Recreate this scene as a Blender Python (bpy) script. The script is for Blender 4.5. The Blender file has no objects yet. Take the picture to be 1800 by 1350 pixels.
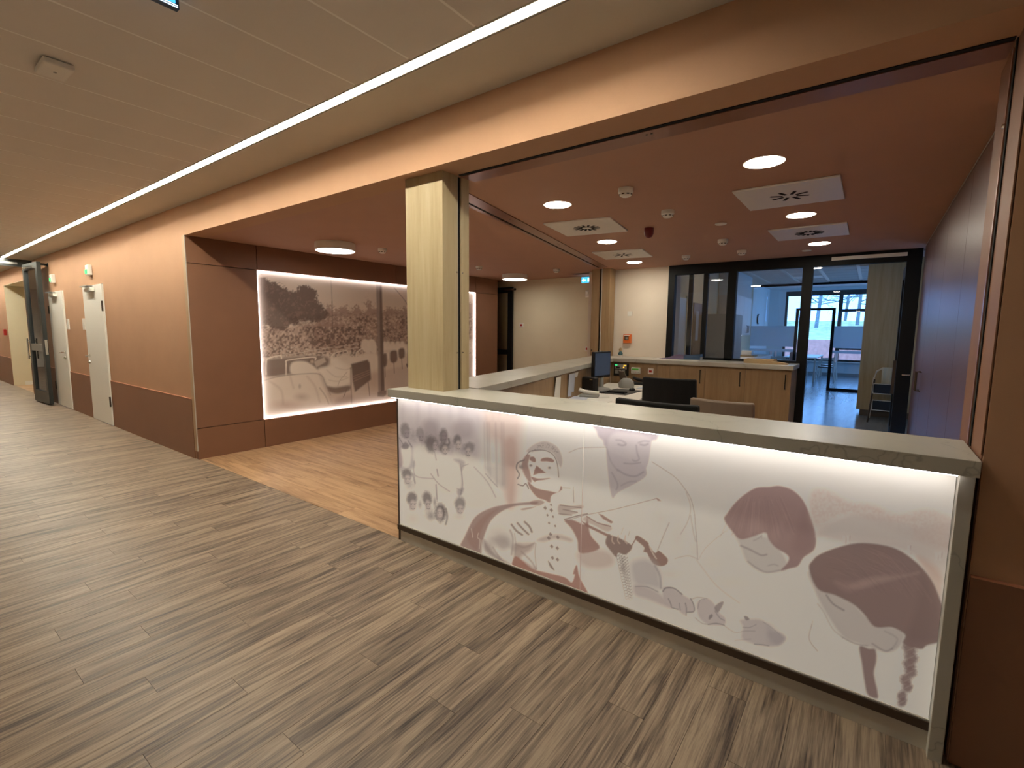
import bpy, math, random
import numpy as np
from mathutils import Matrix, Vector

random.seed(7)
SC = bpy.context.scene
COL = SC.collection

# ------------------------------------------------------------------ camera
F_PX, YAW, PITCH, ROLL = 846.07, math.radians(-36.617), math.radians(-6.393), math.radians(0.5445)
CAM = np.array([0.0, 0.0, 1.5])
_f = np.array([math.sin(YAW)*math.cos(PITCH), math.cos(YAW)*math.cos(PITCH), math.sin(PITCH)])
_r = np.array([math.cos(YAW), -math.sin(YAW), 0.0])
_u = np.cross(_r, _f)
_c, _s = math.cos(ROLL), math.sin(ROLL)
RIGHT, UP, FWD = _c*_r+_s*_u, -_s*_r+_c*_u, _f
cam_d = bpy.data.cameras.new('camera')
cam = bpy.data.objects.new('camera', cam_d)
COL.objects.link(cam)
cam_d.sensor_fit = 'HORIZONTAL'
cam_d.sensor_width = 36.0
cam_d.lens = F_PX/1800*36.0
cam_d.clip_start = 0.05
cam_d.clip_end = 300
cam.matrix_world = Matrix(((RIGHT[0], UP[0], -FWD[0], CAM[0]), (RIGHT[1], UP[1], -FWD[1], CAM[1]),
                           (RIGHT[2], UP[2], -FWD[2], CAM[2]), (0, 0, 0, 1)))
SC.camera = cam

# ------------------------------------------------------------------ view + daylight
SC.view_settings.view_transform = 'Standard'
SC.view_settings.look = 'None'
SC.view_settings.gamma = 1.0
SC.view_settings.use_curve_mapping = False
SC.view_settings.exposure = 0.12
W = bpy.data.worlds.new('overcast_sky')
SC.world = W
W.use_nodes = True
W.node_tree.nodes['Background'].inputs[0].default_value = (0.17, 0.43, 1.0, 1)
W.node_tree.nodes['Background'].inputs[1].default_value = 5.5
LED_CORRIDOR, LED_MURAL, LED_COUNTER, DOWNLIGHT = 88.0, 11.0, 10.0, 90.0


def portal(loc, rot, sx, sy):          # guides daylight sampling through a window opening
    d = bpy.data.lights.new('window_portal', 'AREA')
    d.shape = 'RECTANGLE'
    d.size, d.size_y = sx, sy
    d.cycles.is_portal = True
    o = bpy.data.objects.new('window_portal', d)
    COL.objects.link(o)
    o.location, o.rotation_euler = loc, rot


portal((-0.2, 20.42, 1.7), (math.radians(-90), 0, 0), 4.9, 2.4)
portal((2.38, 18.0, 1.6), (0, math.radians(90), 0), 2.2, 4.4)  # opening of the unseen side window added to the dining room
portal((2.38, 13.2, 1.6), (0, math.radians(90), 0), 1.6, 2.6)  # opening of the unseen side window added to the kitchen


# ------------------------------------------------------------------ helpers
def ray(px, py):
    return RIGHT*(px-900)/F_PX - UP*(py-675)/F_PX + FWD


def on_z(px, py, z):
    d = ray(px, py)
    return CAM + d*(z-CAM[2])/d[2]


def on_y(px, py, y):
    d = ray(px, py)
    return CAM + d*(y-CAM[1])/d[1]


def to_px(P):
    q = P-CAM
    w = q@FWD
    return 900+F_PX*(q@RIGHT)/w, 675-F_PX*(q@UP)/w


def lin(r, g, b):
    def c(v):
        v /= 255.0
        return v/12.92 if v <= 0.04045 else ((v+0.055)/1.055)**2.4
    return (c(r), c(g), c(b), 1.0)


class NT:
    def __init__(s, name):
        s.m = bpy.data.materials.new(name)
        s.m.use_nodes = True
        s.t = s.m.node_tree
        s.b = s.t.nodes['Principled BSDF']
        s.out = s.t.nodes['Material Output']

    def n(s, kind, **kw):
        nd = s.t.nodes.new(kind)
        for k, v in kw.items():
            if hasattr(nd, k) and not k[0].isupper():
                setattr(nd, k, v)
            else:
                nd.inputs[k.replace('_', ' ')].default_value = v
        return nd

    def l(s, a, b):
        s.t.links.new(a, b)

    def math(s, op, a, b=None):
        nd = s.t.nodes.new('ShaderNodeMath')
        nd.operation = op
        for i, v in enumerate((a, b)):
            if v is None:
                continue
            if isinstance(v, (int, float)):
                nd.inputs[i].default_value = v
            else:
                s.l(v, nd.inputs[i])
        return nd.outputs[0]


def plain(name, rgb, rough=0.6, metal=0.0, spec=0.5, bump=0.0, bscale=200.0, mottle=0.0, mscale=3.0, coat=0.0):
    t = NT(name)
    t.b.inputs['Roughness'].default_value = rough
    t.b.inputs['Metallic'].default_value = metal
    t.b.inputs['Specular IOR Level'].default_value = spec
    t.b.inputs['Coat Weight'].default_value = coat
    tc = t.n('ShaderNodeTexCoord')
    no = t.n('ShaderNodeTexNoise', Scale=mscale, Detail=4.0)
    t.l(tc.outputs['Object'], no.inputs['Vector'])
    ra = t.n('ShaderNodeValToRGB')
    a = lin(*rgb)
    k = mottle
    ra.color_ramp.elements[0].position = 0.3
    ra.color_ramp.elements[1].position = 0.7
    ra.color_ramp.elements[0].color = (a[0]*(1-k), a[1]*(1-k), a[2]*(1-k), 1)
    ra.color_ramp.elements[1].color = (min(1, a[0]*(1+k)), min(1, a[1]*(1+k)), min(1, a[2]*(1+k)), 1)
    t.l(no.outputs['Fac'], ra.inputs['Fac'])
    t.l(ra.outputs['Color'], t.b.inputs['Base Color'])
    if bump:
        n2 = t.n('ShaderNodeTexNoise', Scale=bscale, Detail=2.0)
        t.l(tc.outputs['Object'], n2.inputs['Vector'])
        bp = t.n('ShaderNodeBump', Strength=bump, Distance=0.002)
        t.l(n2.outputs['Fac'], bp.inputs['Height'])
        t.l(bp.outputs['Normal'], t.b.inputs['Normal'])
    return t.m


def glow(name, rgb, strength, base=0.05):
    t = NT(name)
    t.b.inputs['Base Color'].default_value = (base, base, base, 1)
    t.b.inputs['Roughness'].default_value = 0.5
    t.b.inputs['Emission Color'].default_value = lin(*rgb)
    t.b.inputs['Emission Strength'].default_value = strength
    return t.m


def glass(name, tint=(1, 1, 1), gloss=0.35, frost=0.0):
    t = NT(name)
    tr = t.n('ShaderNodeBsdfTransparent', Color=(*tint, 1))
    gl = t.n('ShaderNodeBsdfGlossy', Roughness=0.02, Color=(0.9, 0.95, 1, 1))
    fr = t.n('ShaderNodeFresnel', IOR=1.5)
    mx = t.n('ShaderNodeMixShader')
    t.l(t.math('MULTIPLY', fr.outputs[0], gloss/0.35), mx.inputs[0])
    t.l(tr.outputs[0], mx.inputs[1])
    t.l(gl.outputs[0], mx.inputs[2])
    if frost:
        df = t.n('ShaderNodeBsdfDiffuse', Color=(0.8, 0.85, 0.88, 1))
        tl = t.n('ShaderNodeBsdfTranslucent', Color=(0.85, 0.9, 0.95, 1))
        ad = t.n('ShaderNodeMixShader', Fac=0.6)
        t.l(df.outputs[0], ad.inputs[1])
        t.l(tl.outputs[0], ad.inputs[2])
        m2 = t.n('ShaderNodeMixShader', Fac=frost)
        t.l(mx.outputs[0], m2.inputs[1])
        t.l(ad.outputs[0], m2.inputs[2])
        mx = m2
    t.l(mx.outputs[0], t.out.inputs['Surface'])
    return t.m


def wood(name, stops, sx, sy, sz, fine, rough=0.45, tint=0.25, axis_len='Y', bump=0.15, dark=0.5, spec=0.4):
    """streaky grain: coordinates squeezed along the board, shifted per object so boards differ"""
    t = NT(name)
    tc = t.n('ShaderNodeTexCoord')
    oi = t.n('ShaderNodeObjectInfo')
    at = t.n('ShaderNodeAttribute', attribute_name='rnd')
    rnd = t.math('FRACT', t.math('ADD', oi.outputs['Random'], at.outputs['Fac']))
    off = t.n('ShaderNodeCombineXYZ')
    t.l(t.math('MULTIPLY', rnd, 37.0), off.inputs[0])
    t.l(t.math('MULTIPLY', rnd, 91.0), off.inputs[1])
    t.l(t.math('MULTIPLY', rnd, 53.0), off.inputs[2])
    ad = t.n('ShaderNodeVectorMath', operation='ADD')
    t.l(tc.outputs['Object'], ad.inputs[0])
    t.l(off.outputs[0], ad.inputs[1])
    m1 = t.n('ShaderNodeMapping', Scale=(sx, sy, sz))
    m2 = t.n('ShaderNodeMapping', Scale=(sx*fine, sy*fine*0.5, sz*fine))
    t.l(ad.outputs[0], m1.inputs[0])
    t.l(ad.outputs[0], m2.inputs[0])
    n1 = t.n('ShaderNodeTexNoise', Scale=1.0, Detail=5.0, Roughness=0.6, Distortion=0.9)
    n2 = t.n('ShaderNodeTexNoise', Scale=1.0, Detail=3.0, Roughness=0.6)
    t.l(m1.outputs[0], n1.inputs['Vector'])
    t.l(m2.outputs[0], n2.inputs['Vector'])
    f = t.math('ADD', t.math('MULTIPLY', n1.outputs['Fac'], 1-dark*0.5), t.math('MULTIPLY', n2.outputs['Fac'], dark*0.5))
    ra = t.n('ShaderNodeValToRGB')
    els = ra.color_ramp.elements
    while len(els) < len(stops):
        els.new(0.5)
    for e, (p, c) in zip(els, stops):
        e.position = p
        e.color = lin(*c)
    t.l(f, ra.inputs['Fac'])
    hs = t.n('ShaderNodeHueSaturation')
    t.l(t.math('ADD', t.math('MULTIPLY', rnd, tint), 1-tint*0.5), hs.inputs['Value'])
    t.l(ra.outputs['Color'], hs.inputs['Color'])
    t.l(hs.outputs['Color'], t.b.inputs['Base Color'])
    t.b.inputs['Roughness'].default_value = rough
    t.b.inputs['Specular IOR Level'].default_value = spec
    if bump:
        bp = t.n('ShaderNodeBump', Strength=bump, Distance=0.001)
        t.l(n2.outputs['Fac'], bp.inputs['Height'])
        t.l(bp.outputs['Normal'], t.b.inputs['Normal'])
    return t.m


def marble(name):
    t = NT(name)
    tc = t.n('ShaderNodeTexCoord')
    n0 = t.n('ShaderNodeTexNoise', Scale=1.6, Detail=5.0, Roughness=0.65)
    t.l(tc.outputs['Object'], n0.inputs['Vector'])
    mxv = t.n('ShaderNodeVectorMath', operation='SCALE')
    mxv.inputs['Scale'].default_value = 0.55
    t.l(n0.outputs['Color'], mxv.inputs[0])
    ad = t.n('ShaderNodeVectorMath', operation='ADD')
    t.l(tc.outputs['Object'], ad.inputs[0])
    t.l(mxv.outputs[0], ad.inputs[1])
    vo = t.n('ShaderNodeTexVoronoi', Scale=1.7, feature='DISTANCE_TO_EDGE')
    t.l(ad.outputs[0], vo.inputs['Vector'])
    ra = t.n('ShaderNodeValToRGB')
    e = ra.color_ramp.elements
    e[0].position, e[0].color = 0.0, lin(152, 148, 137)
    e[1].position, e[1].color = 0.006, lin(176, 171, 158)
    x = e.new(0.2)
    x.color = lin(182, 177, 165)
    t.l(vo.outputs['Distance'], ra.inputs['Fac'])
    t.l(ra.outputs['Color'], t.b.inputs['Base Color'])
    t.b.inputs['Roughness'].default_value = 0.32
    return t.m


def printed(name, lit=0.0):
    t = NT(name)
    at = t.n('ShaderNodeVertexColor', layer_name='print')
    t.l(at.outputs['Color'], t.b.inputs['Base Color'])
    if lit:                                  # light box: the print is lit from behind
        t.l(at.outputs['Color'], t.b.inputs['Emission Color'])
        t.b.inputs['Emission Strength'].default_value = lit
    t.b.inputs['Roughness'].default_value = 0.35
    t.b.inputs['Specular IOR Level'].default_value = 0.25
    return t.m


M = {}
M['terra'] = plain('terracotta_paint', (188, 145, 112), 0.75, bump=0.15, bscale=350, mottle=0.03)
M['dado'] = plain('brown_dado', (138, 97, 71), 0.6, bump=0.15, bscale=350, mottle=0.04)
M['dado_trim'] = plain('dado_edge', (216, 150, 118), 0.5)
M['ceil_terra'] = plain('terracotta_ceiling', (184, 142, 119), 0.8, bump=0.12, bscale=350, mottle=0.02)
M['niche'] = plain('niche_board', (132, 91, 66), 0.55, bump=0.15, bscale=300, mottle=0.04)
M['niche_edge'] = plain('niche_board_edge', (176, 146, 112), 0.5)
M['gapblack'] = plain('dark_gap', (18, 14, 12), 0.9)
M['ceil'] = plain('ceiling_panel', (226, 218, 208), 0.8, bump=0.1, bscale=500, mottle=0.02)
M['ceil_joint_highlight'] = plain('ceiling_joint_highlight', (250, 246, 238), 0.6)  # paler than the panels: light caught on bevelled joints, put into the colour
M['ceil_plaster'] = plain('plaster_strip', (206, 198, 184), 0.8, mottle=0.02)
M['cream'] = plain('cream_wall', (226, 214, 184), 0.8, bump=0.12, bscale=300, mottle=0.02)
M['white_wall'] = plain('white_wall', (228, 214, 196), 0.8, bump=0.1, bscale=300, mottle=0.02)
M['white'] = plain('white_lacquer', (236, 232, 222), 0.45)
M['plastic'] = plain('white_plastic', (232, 226, 216), 0.4)
M['greyplastic'] = plain('grey_plastic', (150, 148, 142), 0.5)
M['black'] = plain('black_metal', (11, 10, 10), 0.55, spec=0.25)
M['blackdoor'] = plain('anthracite_metal', (44, 47, 46), 0.4)
M['blackplastic'] = plain('black_plastic', (16, 15, 15), 0.45)
M['fabric_black'] = plain('black_fabric', (14, 13, 13), 0.9, bump=0.4, bscale=900)
M['fabric_beige'] = plain('beige_leather', (122, 104, 88), 0.55, bump=0.2, bscale=500)
M['steel'] = plain('brushed_steel', (196, 190, 178), 0.4, metal=0.15, mottle=0.05, mscale=9)
M['chrome'] = plain('chrome', (215, 212, 205), 0.2, metal=1.0)
M['darksteel'] = plain('dark_steel', (84, 72, 62), 0.4, metal=0.6)
M['bronze'] = plain('coated_rail', (150, 104, 84), 0.3, metal=0.35)
M['gloss'] = plain('glossy_brown_board', (98, 66, 54), 0.36, spec=0.9, coat=0.0, mottle=0.03)
M['marble'] = marble('veined_stone')
M['oak'] = wood('oak_veneer', [(0.3, (174, 152, 114)), (0.5, (188, 168, 130)), (0.7, (198, 180, 144))], 14, 14, 0.8, 5, 0.5, 0.06, bump=0.05)
M['oak_brown'] = wood('oak_cabinet', [(0.3, (140, 112, 80)), (0.5, (154, 126, 92)), (0.7, (166, 138, 104))], 12, 12, 0.9, 5, 0.5, 0.06, bump=0.05)
M['plank'] = wood('walnut_plank', [(0.34, (58, 47, 40)), (0.43, (106, 89, 74)), (0.52, (142, 122, 102)), (0.60, (166, 145, 121)), (0.72, (118, 98, 81))],
                  20, 1.3, 3, 7, 0.42, 0.22, dark=0.8)
M['plank_light'] = wood('oak_plank', [(0.32, (124, 92, 64)), (0.44, (172, 134, 98)), (0.55, (194, 156, 118)), (0.7, (206, 170, 132))],
                        13, 1.1, 3, 6, 0.4, 0.14, dark=0.55)
M['floor_grey'] = wood('grey_floor', [(0.3, (124, 132, 140)), (0.5, (136, 144, 152)), (0.7, (146, 154, 161))], 6, 1, 2, 5, 0.22, 0.05, bump=0.0, spec=0.9)
M['screed'] = plain('subfloor', (52, 42, 34), 0.9)
M['glass'] = glass('clear_glass')
M['glass_dim'] = glass('tinted_glass', (0.86, 0.88, 0.88), 0.5)
M['frost'] = glass('frosted_glass', (1, 1, 1), 0.3, 0.85)
M['led'] = glow('led_strip', (254, 249, 230), LED_CORRIDOR)
M['led_mural'] = glow('mural_led', (255, 246, 244), LED_MURAL)
M['led_counter'] = glow('counter_led', (255, 248, 244), LED_COUNTER)
M['downlight'] = glow('downlight_diffuser', (255, 247, 228), DOWNLIGHT)
M['lamp'] = glow('lamp_diffuser', (255, 248, 236), 13.0)
M['green'] = glow('green_lens', (20, 235, 130), 1.3)
M['signblue'] = glow('sign_blue', (70, 190, 255), 1.4)
M['signwhite'] = glow('sign_white', (225, 245, 255), 2.2)
M['red'] = plain('red_plastic', (176, 40, 28), 0.45)
M['darkred'] = plain('dark_red_plastic', (110, 22, 22), 0.4)
M['orange'] = plain('orange_plastic', (226, 110, 36), 0.45)
M['paper'] = plain('paper', (226, 222, 214), 0.85)
M['paper_blue'] = plain('paper_bluish', (190, 194, 206), 0.8)
M['cardboard'] = plain('cardboard', (176, 150, 112), 0.85, mottle=0.04)
M['purple'] = plain('purple_print', (112, 96, 122), 0.6)
M['blue'] = plain('blue_folder', (48, 74, 104), 0.5)
M['towel'] = plain('towel', (222, 214, 190), 0.95, bump=0.5, bscale=400)
M['screen'] = glow('monitor_screen', (44, 66, 92), 0.35)
M['amber'] = glow('amber_led', (255, 190, 60), 1.6)
M['greenlcd'] = glow('green_lcd', (70, 150, 30), 0.5)
M['kitchen_white'] = plain('kitchen_front', (214, 208, 200), 0.45)
M['kitchen_wall'] = plain('pale_wall', (214, 220, 218), 0.8)
M['brick'] = plain('brick_red', (206, 150, 134), 0.85, mottle=0.15, mscale=6)
M['grass'] = plain('dry_grass', (190, 186, 140), 0.95, mottle=0.3, mscale=3)
M['bark'] = plain('bark', (112, 122, 126), 0.9, mottle=0.2, mscale=8)
M['teal'] = plain('teal_paint', (54, 92, 96), 0.5)
M['print'] = printed('printed_panel')
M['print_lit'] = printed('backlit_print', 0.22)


def tag(o, label=None, cat=None, group=None, kind=None):
    if label:
        o['label'] = label
    if cat:
        o['category'] = cat
    if group:
        o['group'] = group
    if kind:
        o['kind'] = kind
    return o


def thing(name, label, cat, loc=(0, 0, 0), rotz=0.0, group=None, kind=None):
    o = bpy.data.objects.new(name, None)
    o.empty_display_size = 0.1
    COL.objects.link(o)
    o.location = loc
    o.rotation_euler = (0, 0, rotz)
    return tag(o, label, cat, group, kind)


class MB:
    def __init__(s):
        s.v, s.f = [], []

    def box(s, x0, x1, y0, y1, z0, z1):
        n = len(s.v)
        s.v += [(x0, y0, z0), (x1, y0, z0), (x1, y1, z0), (x0, y1, z0), (x0, y0, z1), (x1, y0, z1), (x1, y1, z1), (x0, y1, z1)]
        s.f += [tuple(n+i for i in q) for q in ((0, 3, 2, 1), (4, 5, 6, 7), (0, 1, 5, 4), (1, 2, 6, 5), (2, 3, 7, 6), (3, 0, 4, 7))]
        return s

    def prism(s, pts, z0, z1):             # polygon in xy, extruded in z
        a = sum(p[0]*q[1]-q[0]*p[1] for p, q in zip(pts, pts[1:]+pts[:1]))
        if a < 0:
            pts = pts[::-1]
        n, k = len(s.v), len(pts)
        s.v += [(x, y, z0) for x, y in pts]+[(x, y, z1) for x, y in pts]
        s.f += [tuple(n+i for i in range(k))[::-1], tuple(n+k+i for i in range(k))]
        s.f += [(n+i, n+(i+1) % k, n+k+(i+1) % k, n+k+i) for i in range(k)]
        return s

    def lathe(s, prof, cx=0, cy=0, cz=0, seg=24, axis='z'):   # profile [(r, h)]
        n, k = len(s.v), len(prof)
        for i in range(seg):
            a = 2*math.pi*i/seg
            for r, h in prof:
                p = (r*math.cos(a), r*math.sin(a), h)
                if axis == 'x':
                    p = (h, p[0], p[1])
                elif axis == 'y':
                    p = (p[0], h, -p[1])
                s.v.append((cx+p[0], cy+p[1], cz+p[2]))
        for i in range(seg):
            j = (i+1) % seg
            for q in range(k-1):
                s.f.append((n+i*k+q, n+j*k+q, n+j*k+q+1, n+i*k+q+1))
        s.f.append(tuple(n+i*k for i in range(seg))[::-1])
        s.f.append(tuple(n+i*k+k-1 for i in range(seg)))
        return s

    def tube(s, path, r, seg=8, r2=None):
        path = [Vector(p) for p in path]
        n, k = len(s.v), len(path)
        up = Vector((0, 0, 1))
        for i, p in enumerate(path):
            d = (path[min(i+1, k-1)]-path[max(i-1, 0)]).normalized()
            ref = up if abs(d.z) < 0.95 else Vector((1, 0, 0))
            a = d.cross(ref).normalized()
            b = a.cross(d)
            rr = r if r2 is None else r+(r2-r)*i/(k-1)
            for q in range(seg):
                w = 2*math.pi*q/seg
                s.v.append(tuple(p+a*math.cos(w)*rr+b*math.sin(w)*rr))
        for i in range(k-1):
            for q in range(seg):
                t = (q+1) % seg
                s.f.append((n+i*seg+q, n+i*seg+t, n+(i+1)*seg+t, n+(i+1)*seg+q))
        s.f.append(tuple(n+q for q in range(seg))[::-1])
        s.f.append(tuple(n+(k-1)*seg+q for q in range(seg)))
        return s

    def build(s, name, mat, parent=None, smooth=False, bevel=0.0, seg=2, origin=None):
        v = np.array(s.v, float)
        if parent is None and origin is None:
            origin = ((v[:, 0].min()+v[:, 0].max())/2, (v[:, 1].min()+v[:, 1].max())/2, v[:, 2].min())
        if origin is not None:
            v = v-np.array(origin)
        me = bpy.data.meshes.new(name)
        me.from_pydata(v.tolist(), [], s.f)
        me.materials.append(M[mat] if isinstance(mat, str) else mat)
        me.update()
        o = bpy.data.objects.new(name, me)
        COL.objects.link(o)
        if origin is not None:
            o.location = origin
        if parent is not None:
            o.parent = parent
        if smooth:
            me.polygons.foreach_set('use_smooth', [True]*len(me.polygons))
            md = o.modifiers.new('edge', 'EDGE_SPLIT')
            md.split_angle = math.radians(40)
        if bevel:
            md = o.modifiers.new('bevel', 'BEVEL')
            md.width, md.segments, md.limit_method = bevel, seg, 'ANGLE'
        return o


def box(name, mat, dims, parent=None, bevel=0.0, origin=None):
    return MB().box(*dims).build(name, mat, parent, bevel=bevel, origin=origin)


def copy_tree(o, parent=None):
    c = o.copy()
    COL.objects.link(c)
    if parent is not None:
        c.parent = parent
    for ch in list(o.children):
        copy_tree(ch, c)
    return c


def struct(o, label, cat):
    return tag(o, label, cat, kind='structure')


# ------------------------------------------------------------------ key levels (metres)
YW = 2.163          # corridor wall face
ZC = 2.80           # corridor ceiling
ZL = 2.485          # lobby and reception ceiling
XN = -6.03          # niche wall face
YG = 7.40           # glazed partition
ZT = 1.095          # worktop height
TH = math.atan(0.222)   # the side counter splays away from the opening
SIDE = (-2.17, 2.51)

# ------------------------------------------------------------------ floors
PLANK_CACHE = {}


def plank_mesh(w, l, mat):
    key = (round(w, 3), round(l, 3), mat)
    if key not in PLANK_CACHE:
        b, t = 0.0008, 0.004
        m = MB()
        m.v = [(-w/2+b, -l/2+b, 0), (w/2-b, -l/2+b, 0), (w/2-b, l/2-b, 0), (-w/2+b, l/2-b, 0),
               (-w/2+.0003, -l/2+.0003, -t), (w/2-.0003, -l/2+.0003, -t), (w/2-.0003, l/2-.0003, -t), (-w/2+.0003, l/2-.0003, -t)]
        m.f = [(0, 1, 2, 3), (4, 5, 1, 0), (5, 6, 2, 1), (6, 7, 3, 2), (7, 4, 0, 3)]
        me = bpy.data.meshes.new('plank')
        me.from_pydata(m.v, [], m.f)
        me.materials.append(M[mat])
        me.update()
        PLANK_CACHE[key] = me
    return PLANK_CACHE[key]


def lay(parent, mat, u0, u1, v0, v1, w, L, along, near):
    """boards of width w across u, running along v; near(u, v) picks those built singly"""
    rest_v, rest_f, rest_r = [], [], []
    rng = random.Random(3)
    i, u = 0, u0
    while u < u1-1e-4:
        ue = min(u+w, u1)
        v = v0-L*((i*0.37+rng.random()*0.25) % 1.0)
        while v < v1-1e-4:
            a, b = max(v, v0), min(v+L, v1)
            v += L
            if b-a < 0.02:
                continue
            cu, cv = (u+ue)/2, (a+b)/2
            x, y = (cu, cv) if along == 'y' else (cv, cu)
            if near(x, y):
                o = bpy.data.objects.new('plank', plank_mesh(ue-u, b-a, mat))
                COL.objects.link(o)
                o.parent = parent
                o.location = (x, y, 0.004)
                o.rotation_euler.z = (0 if along == 'y' else math.pi/2) + (math.pi if rng.random() < .5 else 0)
            else:
                n = len(rest_v)
                g = 0.0005
                if along == 'y':
                    rest_v += [(u+g, a+g, 0.004), (ue-g, a+g, 0.004), (ue-g, b-g, 0.004), (u+g, b-g, 0.004)]
                else:
                    rest_v += [(a+g, u+g, 0.004), (b-g, u+g, 0.004), (b-g, ue-g, 0.004), (a+g, ue-g, 0.004)]
                rest_f.append((n, n+1, n+2, n+3))
                rest_r += [rng.random()]*4
        u = ue
        i += 1
    if rest_f:
        me = bpy.data.meshes.new('distant_planks')
        me.from_pydata(rest_v, [], rest_f)
        me.materials.append(M[mat])
        at = me.attributes.new('rnd', 'FLOAT', 'POINT')
        at.data.foreach_set('value', rest_r)
        o = bpy.data.objects.new('distant_planks', me)
        COL.objects.link(o)
        o.parent = parent
        tag(o, kind='stuff')


fl = struct(box('floor', 'screed', (-24, 4, -1.3, YW+0.02, -0.2, 0), origin=(0, 0, 0)), 'brown wood-look plank floor of the corridor', 'floor')
lay(fl, 'plank', -24, 4, -1.3, YW+0.02, 0.15, 1.22, 'y', lambda x, y: -5.4 < x < 0.6 and y > -0.6)
fl2 = struct(box('floor_lobby', 'screed', (-7.2, 0.4, YW+0.02, 8.0, -0.2, 0), origin=(0, 0, 0)), 'lighter oak plank floor of the lobby niche', 'floor')
lay(fl2, 'plank_light', YW+0.02, 8.0, -7.2, 0.4, 0.18, 1.3, 'x', lambda x, y: -6.2 < x < -2.3 and y < 6.2)
fl3 = struct(box('floor_kitchen', 'floor_grey', (-4.2, 2.6, 8.0, 20.5, -0.2, 0.004)), 'smooth grey floor of the kitchen beyond the glazing', 'floor')
struct(box('floor_recess', 'plank_light', (-17.2, -14.7, YW+0.02, 3.4, -0.2, 0.003)), 'light oak floor in the cream side recess', 'floor')

# ------------------------------------------------------------------ corridor ceiling
ce = struct(MB().box(-24, 4, -1.3, 1.705, ZC+0.012, ZC+0.2).box(-24, 4, 1.779, YW+0.4, ZC+0.012, ZC+0.2).box(-24, 4, 1.705, 1.779, ZC+0.04, ZC+0.2).box(-0.74, 4, 1.705, 1.779, ZC, ZC+0.04).build('ceiling', 'ceil_plaster', origin=(0, 0, 0)), 'suspended panel ceiling of the corridor', 'ceiling')
x = -2.325-0.4255*51
panel_me = None
while x < 4:
    x1 = x+0.4255
    if x1 > -23.9:
        if panel_me is None:
            p = MB().box(0.006, 0.4195, -1.29, 1.70, ZC, ZC+0.011).build('ceiling_panel', 'ceil', ce)
            panel_me = p.data
        else:
            p = bpy.data.objects.new('ceiling_panel', panel_me)
            COL.objects.link(p)
            p.parent = ce
        p.location.x = x
        if x < 0.8:
            j = MB().box(-0.006, 0.006, -1.29, 1.69, ZC-0.0006, ZC+0.011).build('joint_highlight_strip', 'ceil_joint_highlight', ce)  # pale strip painted as the bright edge of a bevelled joint
            j.location.x = x
    x = x1
box('plaster_band', 'ceil_plaster', (-24, 4, 1.785, YW, ZC, ZC+0.012), ce)

t = thing('linear_light', 'long white light line set in the corridor ceiling along the wall', 'ceiling light', (-6, 1.742, ZC))
MB().box(-7.7, 5.25, -0.036, 0.036, 0.024, 0.038).box(-7.7, 5.25, -0.036, -0.028, 0.0, 0.024).box(-7.7, 5.25, 0.028, 0.036, 0.0, 0.024).build('housing', 'white', t)
box('diffuser', 'led', (-7.68, 5.23, -0.027, 0.027, 0.018, 0.0235), t)
t = thing('linear_light', 'further light line in the ceiling past the black door frame', 'ceiling light', (-19, 1.742, ZC))
MB().box(-4.6, 4.9, -0.036, 0.036, 0.024, 0.038).box(-4.6, 4.9, -0.036, -0.028, 0.0, 0.024).box(-4.6, 4.9, 0.028, 0.036, 0.0, 0.024).build('housing', 'white', t)
box('diffuser', 'led', (-4.58, 4.88, -0.027, 0.027, 0.018, 0.0235), t)

# ------------------------------------------------------------------ corridor walls
wm = MB()
for x0, x1 in ((-24, -17.13), (-14.75, -12.45), (-11.40, -10.10), (-9.07, -6.10)):
    wm.box(x0, x1, YW, YW+0.2, 0, ZC)
wm.box(-17.13, -14.75, YW, YW+0.2, 2.47, ZC).box(-12.45, -11.40, YW, YW+0.2, 2.125, ZC).box(-10.10, -9.07, YW, YW+0.2, 2.125, ZC)
wm.box(-6.10, 0.322, YW, YW+0.2, ZL, ZC).box(0.322, 4, YW, 2.66, 0, ZC)
wc = struct(wm.build('wall_corridor', 'terra', origin=(0, 0, 0)), 'terracotta painted corridor wall with deep header over the opening', 'wall')
for x0, x1 in ((-24, -17.13), (-14.75, -12.45), (-11.40, -10.10), (-9.07, -6.105), (0.325, 4)):
    d = box('dado_panel', 'dado', (x0, x1, YW-0.008, YW, 0, 0.69), wc)
    box('dado_edge', 'dado_trim', (x0, x1, YW-0.010, YW, 0.69, 0.697), d)
bm_ = MB().box(-24.2, -24, -1.3, YW+0.4, 0, ZC).box(4, 4.2, -1.3, YW+0.6, 0, ZC).box(-24.2, 4.2, -1.5, -1.3, 0, ZC)
struct(bm_.build('wall_opposite', 'white'), 'cream walls closing the corridor behind the viewer', 'wall')
rm = MB().box(-17.33, -17.13, YW+0.2, 3.4, 0, 2.6).box(-14.75, -14.55, YW+0.2, 3.4, 0, 2.6).box(-17.33, -14.55, 3.4, 3.5, 0, 2.6).box(-17.33, -14.55, YW+0.2, 3.5, 2.47, 2.6)
rm.box(-17.131, -17.12, YW+0.002, 3.4, 0, 2.465).box(-14.76, -14.749, YW+0.002, 3.4, 0, 2.465).box(-17.131, -14.749, YW+0.002, 3.4, 2.46, 2.471)
rw = struct(rm.build('wall_recess', 'cream', origin=(0, 0, 0)), 'cream walls of the side recess past the doors', 'wall')
box('skirting', 'white', (-17.13, -14.75, 3.385, 3.4, 0, 0.1), rw)
box('skirting', 'white', (-17.13, -17.115, YW+0.2, 3.385, 0, 0.1), rw)
struct(MB().box(-12.6, -8.9, YW+0.2, YW+0.25, 0, 2.3).build('wall_closet', 'gapblack'), 'dark space behind the white doors', 'wall')


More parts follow.
